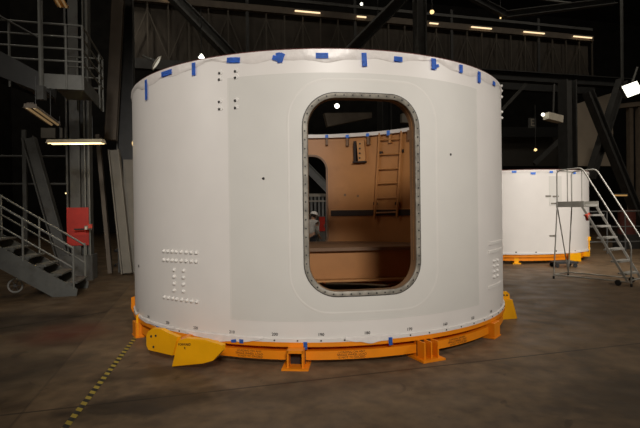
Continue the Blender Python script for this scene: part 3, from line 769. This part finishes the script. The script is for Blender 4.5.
# built-up column with the red band
cb = ground_at(81, 11.7)
cc = thing('steel_column', 'grey built-up steel column with a red painted band behind the left stair', 'column', cb)
part('shaft', ibeam(cb, cb+Vector((0, 0, 16)), .46, .50, .04, UX), DSTEEL, cc)
part('cover_plate', bar(cb+VX*-.24-UX*.05, cb+VX*-.24-UX*.05+Vector((0, 0, 16)), .22, .03, VX), DSTEEL, cc)
part('base_plate', box(cb+Vector((0, 0, .3)), (.62, .62, .6), BROT), DSTEEL, cc)
for ux in (.17, .26): part('conduit', tube([cb+UX*ux-VX*.26, cb+UX*ux-VX*.26+Vector((0, 0, 16))], .018, 8), RAIL, cc)
zr0, zr1 = P(80, 245.5, 11.4).z, P(80, 207.5, 11.4).z
o = part('red_band', box(cb+Vector((0, 0, (zr0+zr1)/2))-VX*.02, (.48, .53, zr1-zr0), BROT), REDP, cc)
pl = P(88.5, 227.5, 11.25)
fa_ = thing('alarm_box', 'small red and grey call box on the red band of the column', 'call box', pl)
part('backplate', box(pl, (.17, .06, .09), BROT), STEEL, fa_); part('cover', box(pl+UX*.06+Vector((0, -.05, .03)), (.09, .05, .09), BROT), REDB, fa_); part('lens', box(pl+UX*-.03+Vector((0, -.05, -.01)), (.05, .03, .07), BROT), CREAM, fa_)
member('door_plate', 'dark narrow plate left of the red call box', 'plate', box(P(79, 229.3, 11.26), (.22, .02, .04), BROT), INK)
# big dark column next to the segment
c1 = ground_at(128, 13.2)
member('steel_column', 'wide dark steel column rising just left of the large segment', 'column', ibeam(c1+Vector((0, 0, 0)), c1+Vector((0, 0, 17)), .42, .46, .04, UX), DARK)
member('diagonal_brace', 'brown sloping brace running up beside the wide dark column', 'brace', ibeam(P(119.5, -20, 12.6), P(111, 140, 12.6), .28, .26, .03, VX), BROWNB)
member('diagonal_brace', 'pale lower brace leaning left of the large segment', 'brace', ibeam(P(114, 150, 12.4), P(127.2, 273, 12.4), .30, .26, .03, UX), BEIGE)
p0_, p1_ = P(129, 160, 12.75), P(129, 262, 12.75)
member('pale_post', 'pale upright panel post squeezed beside the large segment', 'post', bar(p0_, Vector((p0_.x, p0_.y, 0)), .20, .26, UX), BEIGE)
member('diagonal_brace', 'dark narrow brace crossing behind the pale lower brace', 'brace', bar(P(98, 135, 12.9), P(110.5, 273, 12.9), .22, .10, UX), BROWNB)
# diagonal brace + post beyond the stair
member('diagonal_brace', 'broad grey brace sloping down behind the left handrails', 'brace', ibeam(P(29, 138, 12.6), P(67.7, 273.5, 12.6), .30, .30, .03, UX), DSTEEL)
p0_ = P(24, 130, 12.8)
member('pipe_post', 'thin grey upright post behind the left stair', 'post', bar(p0_, Vector((p0_.x, p0_.y, 0)), .09, .09, UX), DSTEEL)
member('pipe_rail', 'upper thin horizontal pipe behind the left stair', 'pipe', tube([P(-40, 156, 13), P(72, 156.5, 13)], .03), DSTEEL)
member('pipe_rail', 'lower thin horizontal pipe behind the left stair', 'pipe', tube([P(-40, 184, 13), P(72, 184, 13)], .03), DSTEEL)
for i, (x, lb) in enumerate(((45, 'wide'), (52, 'middle'), (61, 'slim'), (67, 'end'))):
    member('wall_strip', f'{lb} pale vertical strip above the long lit lamp', 'panel', bar(P(x, 128, 13.4), P(x, 138, 13.4), (.20, .17, .07, .10)[i], .04, VX), BEIGE)
# overhead: two long diagonals, centre column
member('diagonal_brace', 'long dark diagonal brace above the left part of the rim', 'brace', ibeam(P(165, -12, 19), P(262, 88, 19), .42, .40, .04, UX), DSTEEL)
member('diagonal_brace', 'long dark diagonal brace above the centre of the rim', 'brace', ibeam(P(412, -12, 19), P(302, 100, 19), .44, .40, .04, UX), DSTEEL)
cm = ground_at(422.5, 19.5)
member('steel_column', 'dark steel column rising above the right half of the rim', 'column', ibeam(cm, cm+Vector((0, 0, 17)), .42, .42, .04, UX), DSTEEL)
# roof-side beams upper right
member('roof_beam', 'sloping dark beam at the top edge right of centre', 'beam', ibeam(P(462, -8, 22), P(507, 15, 22), .28, .28, .03), DARK)
member('roof_beam', 'long shallow dark beam in the upper right corner', 'beam', ibeam(P(505, 15, 22), P(615, 1, 23), .30, .30, .03), DSTEEL)
member('roof_pipe', 'thin pale pipe at the very top of the upper right', 'pipe', tube([P(530, -2, 24), P(578, 4, 24.6)], .05), RAIL)
# crane girder with lights
g0, g1 = P(120, 4, 24.0), P(592, 44, 31)
gd = (g1-g0); gl = gd.length; gd.normalize()
zt_ = (g0.z+g1.z)/2
def GP(t, z): return Vector((g0.x+(g1.x-g0.x)*t, g0.y+(g1.y-g0.y)*t, z))
gz = P(430, 25.5, 28.3).z; gz0 = P(430, 82, 28.3).z
T0, T1 = .01, 1.0
gi = thing('crane_girder', 'long dark lattice girder running across the back of the hall', 'girder', GP(.5, gz0))
part('top_chord', bar(GP(T0, gz), GP(T1, gz), .30, .34), BROWNB, gi)
part('upper_pipe', bar(GP(T0, gz+.62), GP(T1, gz+.62), .14, .16), DSTEEL, gi)
part('bottom_chord', bar(GP(T0, gz0), GP(T1, gz0), .4, .5), DARK, gi)
part('cladding', bar(GP(T0, (gz+gz0)/2)+VX*.35, GP(T1, (gz+gz0)/2)+VX*.35, .04, gz-gz0, (0, 0, 1)), BRWALL, gi)
LAT = mat('lattice_paint', (.10, .085, .066), .7)
NB = 28
for i in range(NB+1):
    t = T0+(T1-T0)*i/NB
    part('vertical', bar(GP(t, gz0), GP(t, gz if i % 6 else gz+1.0), .07 if i % 6 else .16, .08, VX), LAT if i % 6 else DARK, gi)
    if i < NB:
        t2_ = T0+(T1-T0)*(i+1)/NB; m_ = (gz+gz0)/2
        if i % 2: part('diagonal', bar(GP(t, gz-.5), GP(t2_, gz0+.3), .05, .05), LAT, gi)
        else: part('diagonal', bar(GP(t, gz0+.3), GP(t2_, gz-.5), .05, .05), LAT, gi)
# fluorescent battens on the girder
GRP = None
def tlin(px):                            # parameter along the girder below a given photo column
    lo, hi = T0, T1
    for _ in range(50):
        mid = (lo+hi)/2; p = GP(mid, gz)-CAM; u = 320+FPX*p.dot(CR)/p.dot(CF)
        if u < px: lo = mid
        else: hi = mid
    return lo
def batten(x0, x1, label, dz=0):
    a_, b_ = GP(tlin(x0), gz-.02+dz)-VX*.26, GP(tlin(x1), gz-.02+dz)-VX*.26
    t = thing('fluorescent_batten', label, 'light', (a_+b_)/2, 'fluorescent battens along the crane girder')
    part('housing', bar(a_+Vector((0, 0, .07)), b_+Vector((0, 0, .07)), .14, .06), DSTEEL, t)
    part('tube', tube([a_, b_], .045, 8), TUBEW, t)
batten(160, 177.5, 'lit fluorescent batten at the upper left, above the long left brace', .05)
batten(294, 319, 'lit fluorescent batten left of the long centre brace')
batten(355.5, 364.5, 'short lit fluorescent batten in front of the centre brace', .0)
batten(427.5, 436, 'short lit fluorescent batten right beside the centre column')
batten(469, 489, 'lit fluorescent batten second to the right of the centre column')
batten(521, 541.5, 'lit fluorescent batten over the background segment')
batten(570.5, 588.5, 'lit fluorescent batten furthest right on the girder')
# ---- right side
cr_ = ground_at(569, 20)
member('steel_column', 'dark steel column behind the background segment', 'column', ibeam(cr_, cr_+Vector((0, 0, 6.9)), .52, .5, .05, UX), DARK)
member('lower_girder', 'dark horizontal girder under the crane girder at the right', 'girder', ibeam(P(440, 72, 26), P(632, 84, 29), .5, .55, .05), DARK)
member('cross_brace', 'dark brace of the big X leaning right', 'brace', ibeam(P(588, 92, 21.5), P(648, 240, 21.5), .38, .34, .04, UX), DARK)
member('cross_brace', 'dark brace of the big X leaning left', 'brace', ibeam(P(622, 80, 21.9), P(590, 178, 21.9), .36, .34, .04, UX), DARK)
PALEP = mat('pale_brown_panel', (.55, .47, .37), .7, var=.1, scale=1)
bm = plate([P(576, 104, 25), P(612, 93, 26), P(614, 166, 26), P(576, 166, 25)], VX, .1)
member('wall_panel', 'pale brown wall panel behind the big X brace', 'panel', bm, PALEP)
bm = plate([P(500, 137, 27), P(561, 137, 28), P(561, 166, 28), P(500, 166, 27)], VX, .1)
member('wall_panel', 'dim grey wall panel above the background segment', 'panel', bm, mat('dim_panel', (.075, .07, .06), .7))
member('wall_panel', 'near-black wall strip under the letter sign', 'panel', plate([P(500, 127, 26.5), P(561, 127, 27.5), P(561, 137, 27.5), P(500, 137, 26.5)], VX, .1), RUBBER)
member('diagonal_brace', 'thin dark brace sloping up to the right beside the large segment', 'brace', bar(P(500, 112, 24), P(526, 84, 24), .14, .14), DSTEEL)
member('diagonal_brace', 'thin dark brace sloping up to the column over the background segment', 'brace', bar(P(534, 164, 24), P(560, 140, 24), .2, .2), DARK)
pr = ground_at(624, 23)
member('riser_pipe', 'tall grey riser pipe near the upper right corner', 'pipe', tube([Vector((pr.x, pr.y, 7.2)), Vector((pr.x, pr.y, 14))], .07), DSTEEL)
for x, lb in ((631, 'left'), (640, 'right')):
    p0_ = ground_at(x, 22.5); member('portal_post', f'{lb} brown upright of the dark frame below the floodlight', 'post', bar(Vector((p0_.x, p0_.y, 0)), Vector((p0_.x, p0_.y, P(x, 106, 22.5).z)), .20, .2, UX), BROWNB)
member('portal_beam', 'brown head beam of the dark frame below the floodlight', 'beam', bar(P(612, 107, 22.4), P(660, 102, 22.4), .2, .2), BROWNB)
# fence behind the ladder
fn = thing('pipe_fence', 'low grey pipe fence beyond the rolling ladder', 'fence', G(612, 256))
f0, f1 = P(589, 246, 16.5), P(680, 243, 16.5)
for z in (.10, .62, 1.15): part('rail', tube([Vector((f0.x, f0.y, z+.3)), Vector((f1.x, f1.y, z+.3))], .022, 8), DSTEEL, fn)
for k in range(6):
    p0_ = f0.lerp(f1, k/5); part('post', tube([Vector((p0_.x, p0_.y, 0)), Vector((p0_.x, p0_.y, 1.47))], .025, 8), DSTEEL, fn)
# red brown drum beyond the fence
dr_ = ground_at(627, 18.5); 
dm = thing('drum', 'dull red drum standing beyond the pipe fence', 'drum', dr_)
part('body', lathe([(.0, .0), (.30, .0), (.30, .3), (.31, .31), (.30, .32), (.30, .6), (.31, .61), (.30, .62), (.30, .92), (.27, .93), (.0, .93)], dr_+Vector((0, 0, .55)), 24, None, False), mat('dull_red', (.16, .045, .035), .6), dm, True)
part('pallet', box(dr_+Vector((0, 0, .275)), (.7, .7, .55)), DARK, dm)
# warm strip light at the right, and its bracket
def strip(px0, px1, py, d, label, m, name='strip_light'):
    a_, b_ = P(px0, py, d), P(px1, py, d); t = thing(name, label, 'light', (a_+b_)/2)
    part('housing', bar(a_+Vector((0, 0, .05)), b_+Vector((0, 0, .05)), .16, .05), DARK, t); part('tube', tube([a_, b_], .03, 8), m, t); return t
strip(613, 627, 195.3, 18, 'dim warm strip light behind the ladder handrail', mat('dim_warm', (.6, .4, .15), .4, emit=(1, .55, .18), estr=.35))
strip(65.5, 70.5, 193.3, 22, 'tiny distant lit strip left of the red-banded column', TUBE)

# ------------------------------------------------------------------ lamps
def trough_lamp(a, b, label, w, lit, m, down=Vector((0, 0, -1))):
    t = thing('fluorescent_lamp', label, 'light', (a+b)/2); d = (b-a).normalized(); sd = d.cross(Vector((0, 0, 1))).normalized()
    bm = bmesh.new(); rows = []
    prof = [(-w/2, -.045), (-w*.2, .035), (w*.2, .035), (w/2, -.045), (w*.46, -.045), (w*.18, .022), (-w*.18, .022), (-w*.46, -.045)]
    ra = [bm.verts.new(a+sd*x+Vector((0, 0, z))) for x, z in prof]; rb = [bm.verts.new(b+sd*x+Vector((0, 0, z))) for x, z in prof]
    for k in range(8): bm.faces.new((ra[k], ra[(k+1) % 8], rb[(k+1) % 8], rb[k]))
    for q in (ra, rb):
        bm.faces.new((q[0], q[1], q[6], q[7])); bm.faces.new((q[1], q[2], q[5], q[6])); bm.faces.new((q[2], q[3], q[4], q[5]))
    part('reflector', bm, m, t)
    for sx in (-.25, .25):
        part('tube', tube([a+d*.02+sd*w*sx+Vector((0, 0, -.035)), b-d*.02+sd*w*sx+Vector((0, 0, -.035))], .020, 10), lit, t)
    for e in (a+d*.02, b-d*.02): part('end_cap', bar(e-d*.012+Vector((0, 0, -.01)), e+d*.012+Vector((0, 0, -.01)), w*.85, .06, (0, 0, 1)), m, t)
    for f in (.2, .8): p_ = a.lerp(b, f); part('hanger', tube([p_+Vector((0, 0, .03)), p_+Vector((0, 0, .5))], .006, 6), DARK, t)
    return t
trough_lamp(P(49, 141.5, 9.6), P(103.5, 141, 9.6), 'long lit fluorescent lamp hanging left of the large segment', .26, TUBE, REFL)
DIMT = mat('faint_glow_tube', (.75, .62, .42), .3, emit=(1, .65, .3), estr=.12)  # weak emission paints the lit outline of mostly dark tubes
l1 = P(30, 105, 7.1); l2 = P(55, 121.5, 8.4); l2.z = l1.z-.02
trough_lamp(l1, l2, 'mostly dark fluorescent lamp tilted below the upper stair flight', .20, DIMT, BROWNB)
l2 = P(63.5, 6, 10.8); l1 = P(49, -14, 9.6); l1.z = l2.z
trough_lamp(l1, l2, 'fluorescent lamp cut by the top edge at the upper left', .24, DIMT, mat('amber_reflector', (.75, .5, .22), .4))
# dish lamp left above the rim
def dish(c, axis, r, label, arm, m=CREAM, lens=None):
    t = thing('dish_lamp', label, 'light', c); ax = Vector(axis).normalized()
    bm = lathe([(r*.18, -r*.28), (r*.6, -r*.22), (r, 0), (r*.97, .012), (r*.55, -r*.12), (.001, -r*.16)], c, 24, tuple(ax), False); part('dish', bm, m, t, True)
    part('socket', lathe([(r*.2, -r*.7), (r*.22, -r*.25)], c, 12, tuple(ax)), DSTEEL, t)
    if lens: part('lens', lathe([(r*.9, -.01), (r*.5, .02), (.001, .03)], c, 20, tuple(ax), False), lens, t, True)
    part('arm', tube([c-ax*r*.6, arm], .03, 8), RAIL, t)
    return t
c = P(156.8, 63, 12.2); dish(c, (CR*.84-CU*.54+CF*.30), .22, 'cream dish lamp tilted above the left rim', P(143, 56, 12.6), CREAM, mat('reflected_glow_lens', (.8, .75, .62), .4, emit=(1, .93, .75), estr=.45))  # weak lens glow stands in for light reflected off the dish
# lamp head just over the rim
c = P(201.5, 56.5, 15)
t = thing('lamp_head', 'small white lamp head peeking over the left rim', 'light', c)
part('shade', lathe([(.02, .08), (.04, .05), (.10, -.04), (.085, -.04), (.03, .03)], c, 18, None, False), LAMPW, t, True); part('stem', tube([c+Vector((0, 0, .08)), c+Vector((0, 0, 1.5))], .015, 6), DARK, t)
# warm bulkhead lamp beside left silhouette
c = P(135, 143.5, 11.9)
t = thing('bulkhead_lamp', 'warm glowing wall lamp at the left edge of the large segment', 'light', c)
part('globe', lathe([(.001, -.13), (.05, -.10), (.07, 0), (.05, .10), (.001, .13)], c, 14, None, False), LAMPO, t, True); part('mount', box(c+Vector((.02, .12, 0)), (.1, .14, .2)), DARK, t)
# floodlight right
def flood(c, w, h, label, roll, m):
    t = thing('floodlight', label, 'light', c); x = (CR*math.cos(roll)+CU*math.sin(roll)); y = (CU*math.cos(roll+.14)-CR*math.sin(roll+.14)); n = x.cross(y).normalized()
    if n.dot(CF) > 0: n = -n
    q = [c+x*a_*w/2+y*b_*h/2 for a_, b_ in ((-1, -1), (1, -1), (1, 1), (-1, 1))]
    part('lens', plate(q, n, .02), m, t); q2 = [c-n*.004+x*a_*w*.52+y*b_*h*.52 for a_, b_ in ((-1, -1), (1, -1), (1, 1), (-1, 1))]
    part('housing', plate(q2, -n, .16), DARK, t); part('yoke', tube([c-n*.1, c-n*.1+Vector((.3, .1, .7))], .03, 8), DSTEEL, t)
flood(P(632, 89.3, 14), .46, .36, 'bright rectangular floodlight at the right edge', .36, LAMPW)
c = P(543, 114.6, 19)
t = thing('spot_lamp', 'lit spot lamp with a pale boxy body over the background segment', 'light', c)
part('bulb', lathe([(.001, -.08), (.05, -.05), (.07, 0), (.05, .05), (.001, .08)], c, 14, tuple(CF), False), LAMPW, t, True)
b0_, b1_ = P(546, 116, 19.1), P(560.5, 119.5, 19.4); part('body', bar(b0_, b1_, .28, .28, (0, 0, 1)), CREAM, t)
part('bracket', bar(P(553, 113, 19.3), P(554, 84, 19.3), .06, .06), DARK, t)
def bulb(px, py, d, r, label, m):
    c = P(px, py, d); t = thing('pendant_lamp', label, 'light', c, 'round lamps in the dark roof')
    part('globe', lathe([(.001, -r), (r*.75, -r*.65), (r, 0), (r*.75, r*.65), (.001, r)], c, 14, None, False), m, t, True)
    part('cord', tube([c+Vector((0, 0, r)), c+Vector((0, 0, r+2.0))], .012, 6), DARK, t)
bulb(337, 106, 20, .11, 'bright round lamp seen through the doorway above the inner rim', LAMPW)
bulb(361.5, 4, 24, .075, 'tiny round lamp near the top edge left of the column', LAMPW)
bulb(378, 22.5, 24, .07, 'tiny dim round lamp beside the centre brace', mat('dim_lens', (.8, .8, .7), .4, emit=(1, .9, .7), estr=.6))
bulb(432, 12, 24, .11, 'round lamp right of the centre column', LAMPO)
bulb(535.5, 149.8, 22, .07, 'small warm round lamp above the background segment', LAMPO)
bulb(500.5, 18, 22, .04, 'pinpoint lamp under the roof beam at upper right', LAMPO)
# letter sign
c = P(532, 123, 22)
t = thing('bay_sign', 'small square sign with the letter E above the background segment', 'sign', c)
part('panel', box(c, (.42, .03, .46), BROT), DARK, t)
me = textmesh('E', .46, .012); o = bpy.data.objects.new('letter', me); COL.objects.link(o); me.materials.append(BEIGE)
for v in me.vertices: v.co = c-VX*.03+UX*v.co.x+Vector((0, 0, v.co.y))
rel(o, t)
# things visible through the doorway above the inner rim
member('box_girder', 'pale tapered girder seen through the doorway above the inner rim', 'girder', plate([P(324.5, 113, 21), P(328, 126.5, 21), P(372, 117.5, 22), P(372, 112.5, 22)], VX, .3), BROWNB)
member('steel_column', 'dark steel column seen through the doorway above the inner rim', 'column', ibeam(ground_at(386, 24), ground_at(386, 24)+Vector((0, 0, 8)), .7, .5, .05, UX), DARK)
member('junction_box', 'pale box seen through the top right corner of the doorway', 'box', box(P(406, 118.5, 19.5), (.42, .2, .36), BROT), BEIGE)
# ------------------------------------------------------------------ through the far door
wp0, wp1 = P(296, 195, 19.0), P(345, 195, 19.5)
pn = thing('corrugated_panel', 'grey corrugated panel far behind the second doorway', 'panel', (wp0+wp1)/2)
pn.location.z = 0; bm = bmesh.new()
for k in range(14): p_ = wp0.lerp(wp1, k/13); add_box(bm, Vector((p_.x, p_.y, 1.12)), (.085, .06, 2.24))
part('sheet', bm, DSTEEL, pn); part('top_rail', bar(Vector((wp0.x, wp0.y, 2.24)), Vector((wp1.x, wp1.y, 2.24)), .12, .12), BEIGE, pn); part('mid_rail', bar(Vector((wp0.x, wp0.y, 2.0))-VX*.06, Vector((wp1.x, wp1.y, 2.0))-VX*.06, .05, .06), BEIGE, pn)
member('diagonal_brace', 'dark brace seen through the second doorway', 'brace', ibeam(P(300, 160, 18), P(336, 197, 18), .3, .3, .03), DSTEEL)
rc = ground_at(321.4, 16.2)
rb_ = thing('red_cabinet', 'small cabinet with a red door standing behind the person', 'cabinet', rc)
part('body', box(rc+Vector((0, 0, .71)), (.22, .26, 1.42), BROT), DSTEEL, rb_); d_ = part('door', box(rc+Vector((0, 0, 1.16))-VX*.14, (.20, .02, .48), BROT), REDP, rb_); d_['label'] = 'red door'; part('handle', box(rc+Vector((.07, 0, 1.1))-VX*.16, (.02, .03, .10), BROT), STEEL, rb_)

# ------------------------------------------------------------------ person
def skinned(name, verts, edges, radii, m, par, sub=2, root=0):
    me = bpy.data.meshes.new(name); me.from_pydata([Vector(v) for v in verts], edges, [])
    o = bpy.data.objects.new(name+'_tmp', me); COL.objects.link(o)
    sm_ = o.modifiers.new('s', 'SKIN'); ss = o.modifiers.new('u', 'SUBSURF'); ss.levels = ss.render_levels = sub
    sm_.use_smooth_shade = True
    if not me.skin_vertices: pass
    for i, r in enumerate(radii):
        sv_ = me.skin_vertices[0].data[i]; sv_.radius = r if isinstance(r, tuple) else (r, r); sv_.use_root = (i == root)
    dg = bpy.context.evaluated_depsgraph_get(); m2 = bpy.data.meshes.new_from_object(o.evaluated_get(dg)); m2.name = name
    bpy.data.objects.remove(o)
    m2.materials.clear(); m2.materials.append(m)
    for p in m2.polygons: p.use_smooth = True
    q = bpy.data.objects.new(name, m2); COL.objects.link(q); q.parent = par
    return q
pp = ground_at(311.6, 15.0)
SKIN = mat('skin', (.42, .24, .16), .55, var=.04); SHIRT = mat('grey_shirt', (.44, .42, .39), .8, var=.1, scale=20); TROU = mat('dark_trousers', (.03, .032, .04), .8); HAT = mat('white_hard_hat', (.78, .76, .74), .3); HAIR = mat('dark_hair', (.03, .02, .015), .7); BOOT = mat('boot', (.03, .02, .015), .6)
# faces right and slightly away from the camera; local +x = forward
pe = thing('person', 'person in a white hard hat and pale grey shirt seen through the far doorway', 'person', pp, None, 1.0)
H = .96
bv = [(0, 0, .86), (.015, 0, 1.02), (.05, 0, 1.16), (.075, 0, 1.26), (.105, 0, 1.335), (.125, 0, 1.40),
      (.06, .15, 1.245), (.06, -.15, 1.245), (.03, .20, 1.0), (.03, -.20, 1.0), (.16, .17, .83), (.16, -.17, .83),
      (0, .085, .80), (0, -.085, .80), (.03, .095, .45), (.03, -.095, .45), (-.02, .10, .08), (-.02, -.10, .08), (.14, .11, .04), (.14, -.11, .04), (.21, .165, .79), (.21, -.165, .79)]
be = [(0, 1), (1, 2), (2, 3), (3, 4), (4, 5), (3, 6), (3, 7), (6, 8), (7, 9), (8, 10), (9, 11), (10, 20), (11, 21), (0, 12), (0, 13), (12, 14), (13, 15), (14, 16), (15, 17), (16, 18), (17, 19)]
br_ = [(.13, .10), (.125, .095), (.14, .10), (.12, .08), .055, .055, .06, .06, .045, .045, .03, .03, .085, .085, .058, .058, .042, .042, .04, .04, .032, .032]
# fingers
def hand(w, s):
    for k, (dy, L_) in enumerate(((-.03, .075), (-.01, .085), (.01, .08), (.03, .062))):
        i = len(bv); b_ = Vector(bv[w])
        bv.extend([tuple(b_+Vector((.03, dy, -.03))), tuple(b_+Vector((.03+L_*.55, dy*1.1, -.055))), tuple(b_+Vector((.03+L_*.8, dy*1.1, -.055-L_*.45)))]); be.extend([(w, i), (i, i+1), (i+1, i+2)]); br_.extend([.010, .009, .008])
    i = len(bv); b_ = Vector(bv[w]); bv.extend([tuple(b_+Vector((.0, -s*.04, -.005))), tuple(b_+Vector((.045, -s*.055, -.02)))]); be.extend([(w, i), (i, i+1)]); br_.extend([.012, .009])
hand(20, 1); hand(21, -1)
body = skinned('body', bv, be, br_, SKIN, pe, 1)
# head joined into the same mesh
bm = bmesh.new(); bm.from_mesh(body.data)
hc = Vector((.15, 0, 1.435)); tilt = Matrix.Rotation(.30, 3, 'Y')
res = bmesh.ops.create_uvsphere(bm, u_segments=20, v_segments=14, radius=1); 
for v in res['verts']:
    c_ = v.co.copy(); x, y, z = c_
    p_ = Vector((x*.098, y*.076, z*.122))
    if z < -.2: p_.x += .012*(1 if x > 0 else -.5); p_.y *= 1+.25*z
    v.co = hc+tilt @ p_
for off, sz in (((.105, 0, -.01), (.018, .014, .025)), ((.0, .078, -.005), (.018, .010, .032)), ((.0, -.078, -.005), (.018, .010, .032)), ((.092, 0, -.055), (.010, .026, .008))):
    r_ = bmesh.ops.create_uvsphere(bm, u_segments=8, v_segments=6, radius=1)
    for v in r_['verts']: v.co = hc+tilt @ (Vector(off)+Vector((v.co.x*sz[0], v.co.y*sz[1], v.co.z*sz[2])))
bm.to_mesh(body.data); bm.free()
for p_ in body.data.polygons: p_.use_smooth = True
bm = bmesh.new()
for sy in (-1, 1): add_lathe(bm, [(.001, 0), (.009, .002), (.001, .006)], hc+tilt @ Vector((.088, sy*.032, .018)), 8, (1, 0, 0), False)
obj('eyes', bm, INK, pe)
bm = bmesh.new(); r_ = bmesh.ops.create_uvsphere(bm, u_segments=18, v_segments=10, radius=1)
for v in r_['verts']: v.co = hc+tilt @ Vector((v.co.x*.098-.012, v.co.y*.083, v.co.z*.11+.012))
bmesh.ops.delete(bm, geom=[v for v in bm.verts if (tilt.transposed() @ (v.co-hc)).x > .045 or (tilt.transposed() @ (v.co-hc)).z < -.07], context='VERTS'); obj('hair', bm, HAIR, pe, True)
bm = bmesh.new(); ax_ = tilt @ Vector((0, 0, 1))
add_lathe(bm, [(.150, .030), (.152, .038), (.128, .045), (.120, .09), (.09, .135), (.04, .155), (.001, .158)], hc+tilt @ Vector((.004, 0, .0)), 24, tuple(ax_), False)
obj('hard_hat', bm, HAT, pe, True)
sv2 = [(0, 0, .84), (.015, 0, 1.02), (.05, 0, 1.16), (.075, 0, 1.27), (.06, .16, 1.245), (.06, -.16, 1.245), (.03, .205, 1.0), (.03, -.205, 1.0), (.12, .18, .88), (.12, -.18, .88), (.10, 0, 1.31)]
skinned('shirt', sv2, [(0, 1), (1, 2), (2, 3), (3, 4), (3, 5), (4, 6), (5, 7), (6, 8), (7, 9), (3, 10)], [(.155, .125), (.15, .12), (.165, .125), (.14, .10), .078, .078, .060, .060, .048, .048, .066], SHIRT, pe, 2)
tv = [(0, 0, .88), (0, .085, .78), (0, -.085, .78), (.03, .095, .45), (.03, -.095, .45), (-.02, .10, .08), (-.02, -.10, .08)]
skinned('trousers', tv, [(0, 1), (0, 2), (1, 3), (2, 4), (3, 5), (4, 6)], [(.15, .12), .105, .105, .078, .078, .062, .062], TROU, pe, 2)
for sy in (-1, 1): obj('boot', box((.06, sy*.105, .05), (.28, .105, .10), None, .03), BOOT, pe, True)

# ------------------------------------------------------------------ office chair in the dark, left
oc = ground_at(125, 14.6)
ch = thing('office_chair', 'black swivel office chair in the shadows left of the large segment', 'chair', oc)
part('backrest', box(oc+Vector((0, .18, .95)), (.44, .07, .56), None, .03), RUBBER, ch); part('seat', box(oc+Vector((0, 0, .48)), (.48, .46, .09), None, .03), RUBBER, ch); part('gas_lift', tube([oc+Vector((0, 0, .08)), oc+Vector((0, 0, .45))], .03), STEEL, ch)
part('back_bar', bar(oc+Vector((0, .19, .45)), oc+Vector((0, .2, .8)), .06, .02), RUBBER, ch)
for k in range(5):
    a_ = 2*PI*k/5; d_ = Vector((math.cos(a_), math.sin(a_), 0)); part('base_leg', bar(oc+Vector((0, 0, .10)), oc+d_*.30+Vector((0, 0, .07)), .04, .03), RUBBER, ch)
    part('caster', lathe([(.02, -.02), (.03, -.01), (.03, .01), (.02, .02)], oc+d_*.29+Vector((0, 0, .03)), 10, tuple(Vector((-d_.y, d_.x, 0)))), RUBBER, ch, True)
wp = ground_at(119.3, 14.2); member('white_rod', 'short white upright rod beside the office chair', 'rod', tube([Vector((wp.x, wp.y, 0)), Vector((wp.x, wp.y, P(119, 230, 14.2).z))], .016, 8), CREAM)

# ------------------------------------------------------------------ hall lamps and added fill lights
def light(kind, name, loc, target, power, size=None, col=(1, .93, .84), spot=None, blend=.5):
    l = bpy.data.lights.new(name, kind); l.energy = power; l.color = col
    if kind == 'AREA': l.shape = 'DISK'; l.size = size
    elif size: l.shadow_soft_size = size
    if spot: l.spot_size = spot; l.spot_blend = blend
    o = bpy.data.objects.new(name, l); COL.objects.link(o); o.location = loc
    o.rotation_euler = (Vector(target)-Vector(loc)).to_track_quat('-Z', 'Y').to_euler(); return o
light('SPOT', 'work_flood', (1.5, -14.5, 6.8), (-.45, -2.75, 2.85), 5300, 1.0, col=(1, .94, .87), spot=math.radians(38), blend=.85)
light('SPOT', 'side_fill', (-9.5, -7, 5), (-1.6, -1.6, 2.0), 640, .8, col=(1, .94, .87), spot=math.radians(34), blend=.9)  # unseen light added to brighten the left side of the shell
light('SPOT', 'side_fill', (10, -6, 6), (2.0, -1.6, 1.8), 1350, .8, col=(1, .94, .87), spot=math.radians(34), blend=.9)  # unseen light added to lift the right edge of the shell
light('SPOT', 'segment_fill', (8.5, -4.5, 7), (6.4, 7, 1.2), 5900, .8, col=(1, .94, .87), spot=math.radians(44), blend=.9)  # unseen light added to brighten the background segment
for i, (x, y, e, t) in enumerate(((9.5, 2.5, 800, .4), (12, 6, 1000, .4), (-6, -1.5, 230, .4), (-10, 14, 300, .4))):
    light('SPOT', 'high_bay_and_fill_lamp', (x, y, 14), (x, y, 0), e, t, col=(1, .88, .72), spot=math.radians(125), blend=.6)
light('SPOT', 'high_bay_and_fill_lamp', (-.8, 3.0, 13), (-.4, 6.4, 0), 420, .3, col=(1, .92, .82), spot=math.radians(30), blend=.6)  # unseen narrow spot added to light the person
for x, y, e in ((-9, 6, 200), (-2, 8, 170), (5, 10, 190), (12, 12, 220), (19, 15, 220), (-14, 16, 150)):
    light('POINT', 'bay_fill_light', (x, y, 15.5), (x, y, 0), e, .3, col=(1, .90, .76))  # unseen point lights added to bring up the back steelwork
light('POINT', 'bay_fill_light', (-8, -1.5, 9), (0, 0, 0), 210, .3, col=(1, .92, .80))  # unseen point light added to brighten the left column
light('AREA', 'fluorescent_glow', tuple(P(76, 144, 9.6)), tuple(P(76, 144, 9.6)+Vector((.1, .4, -1))), 12, .3, col=(1, .8, .5))
w = bpy.data.worlds.new('hall'); SC.world = w; w.use_nodes = True
w.node_tree.nodes['Background'].inputs[0].default_value = (1, .92, .82, 1); w.node_tree.nodes['Background'].inputs[1].default_value = .015
vs = SC.view_settings; vs.view_transform = 'Standard'; vs.look = 'None'; vs.gamma = 1; vs.use_curve_mapping = False; vs.exposure = 0
SC.display_settings.display_device = 'sRGB'
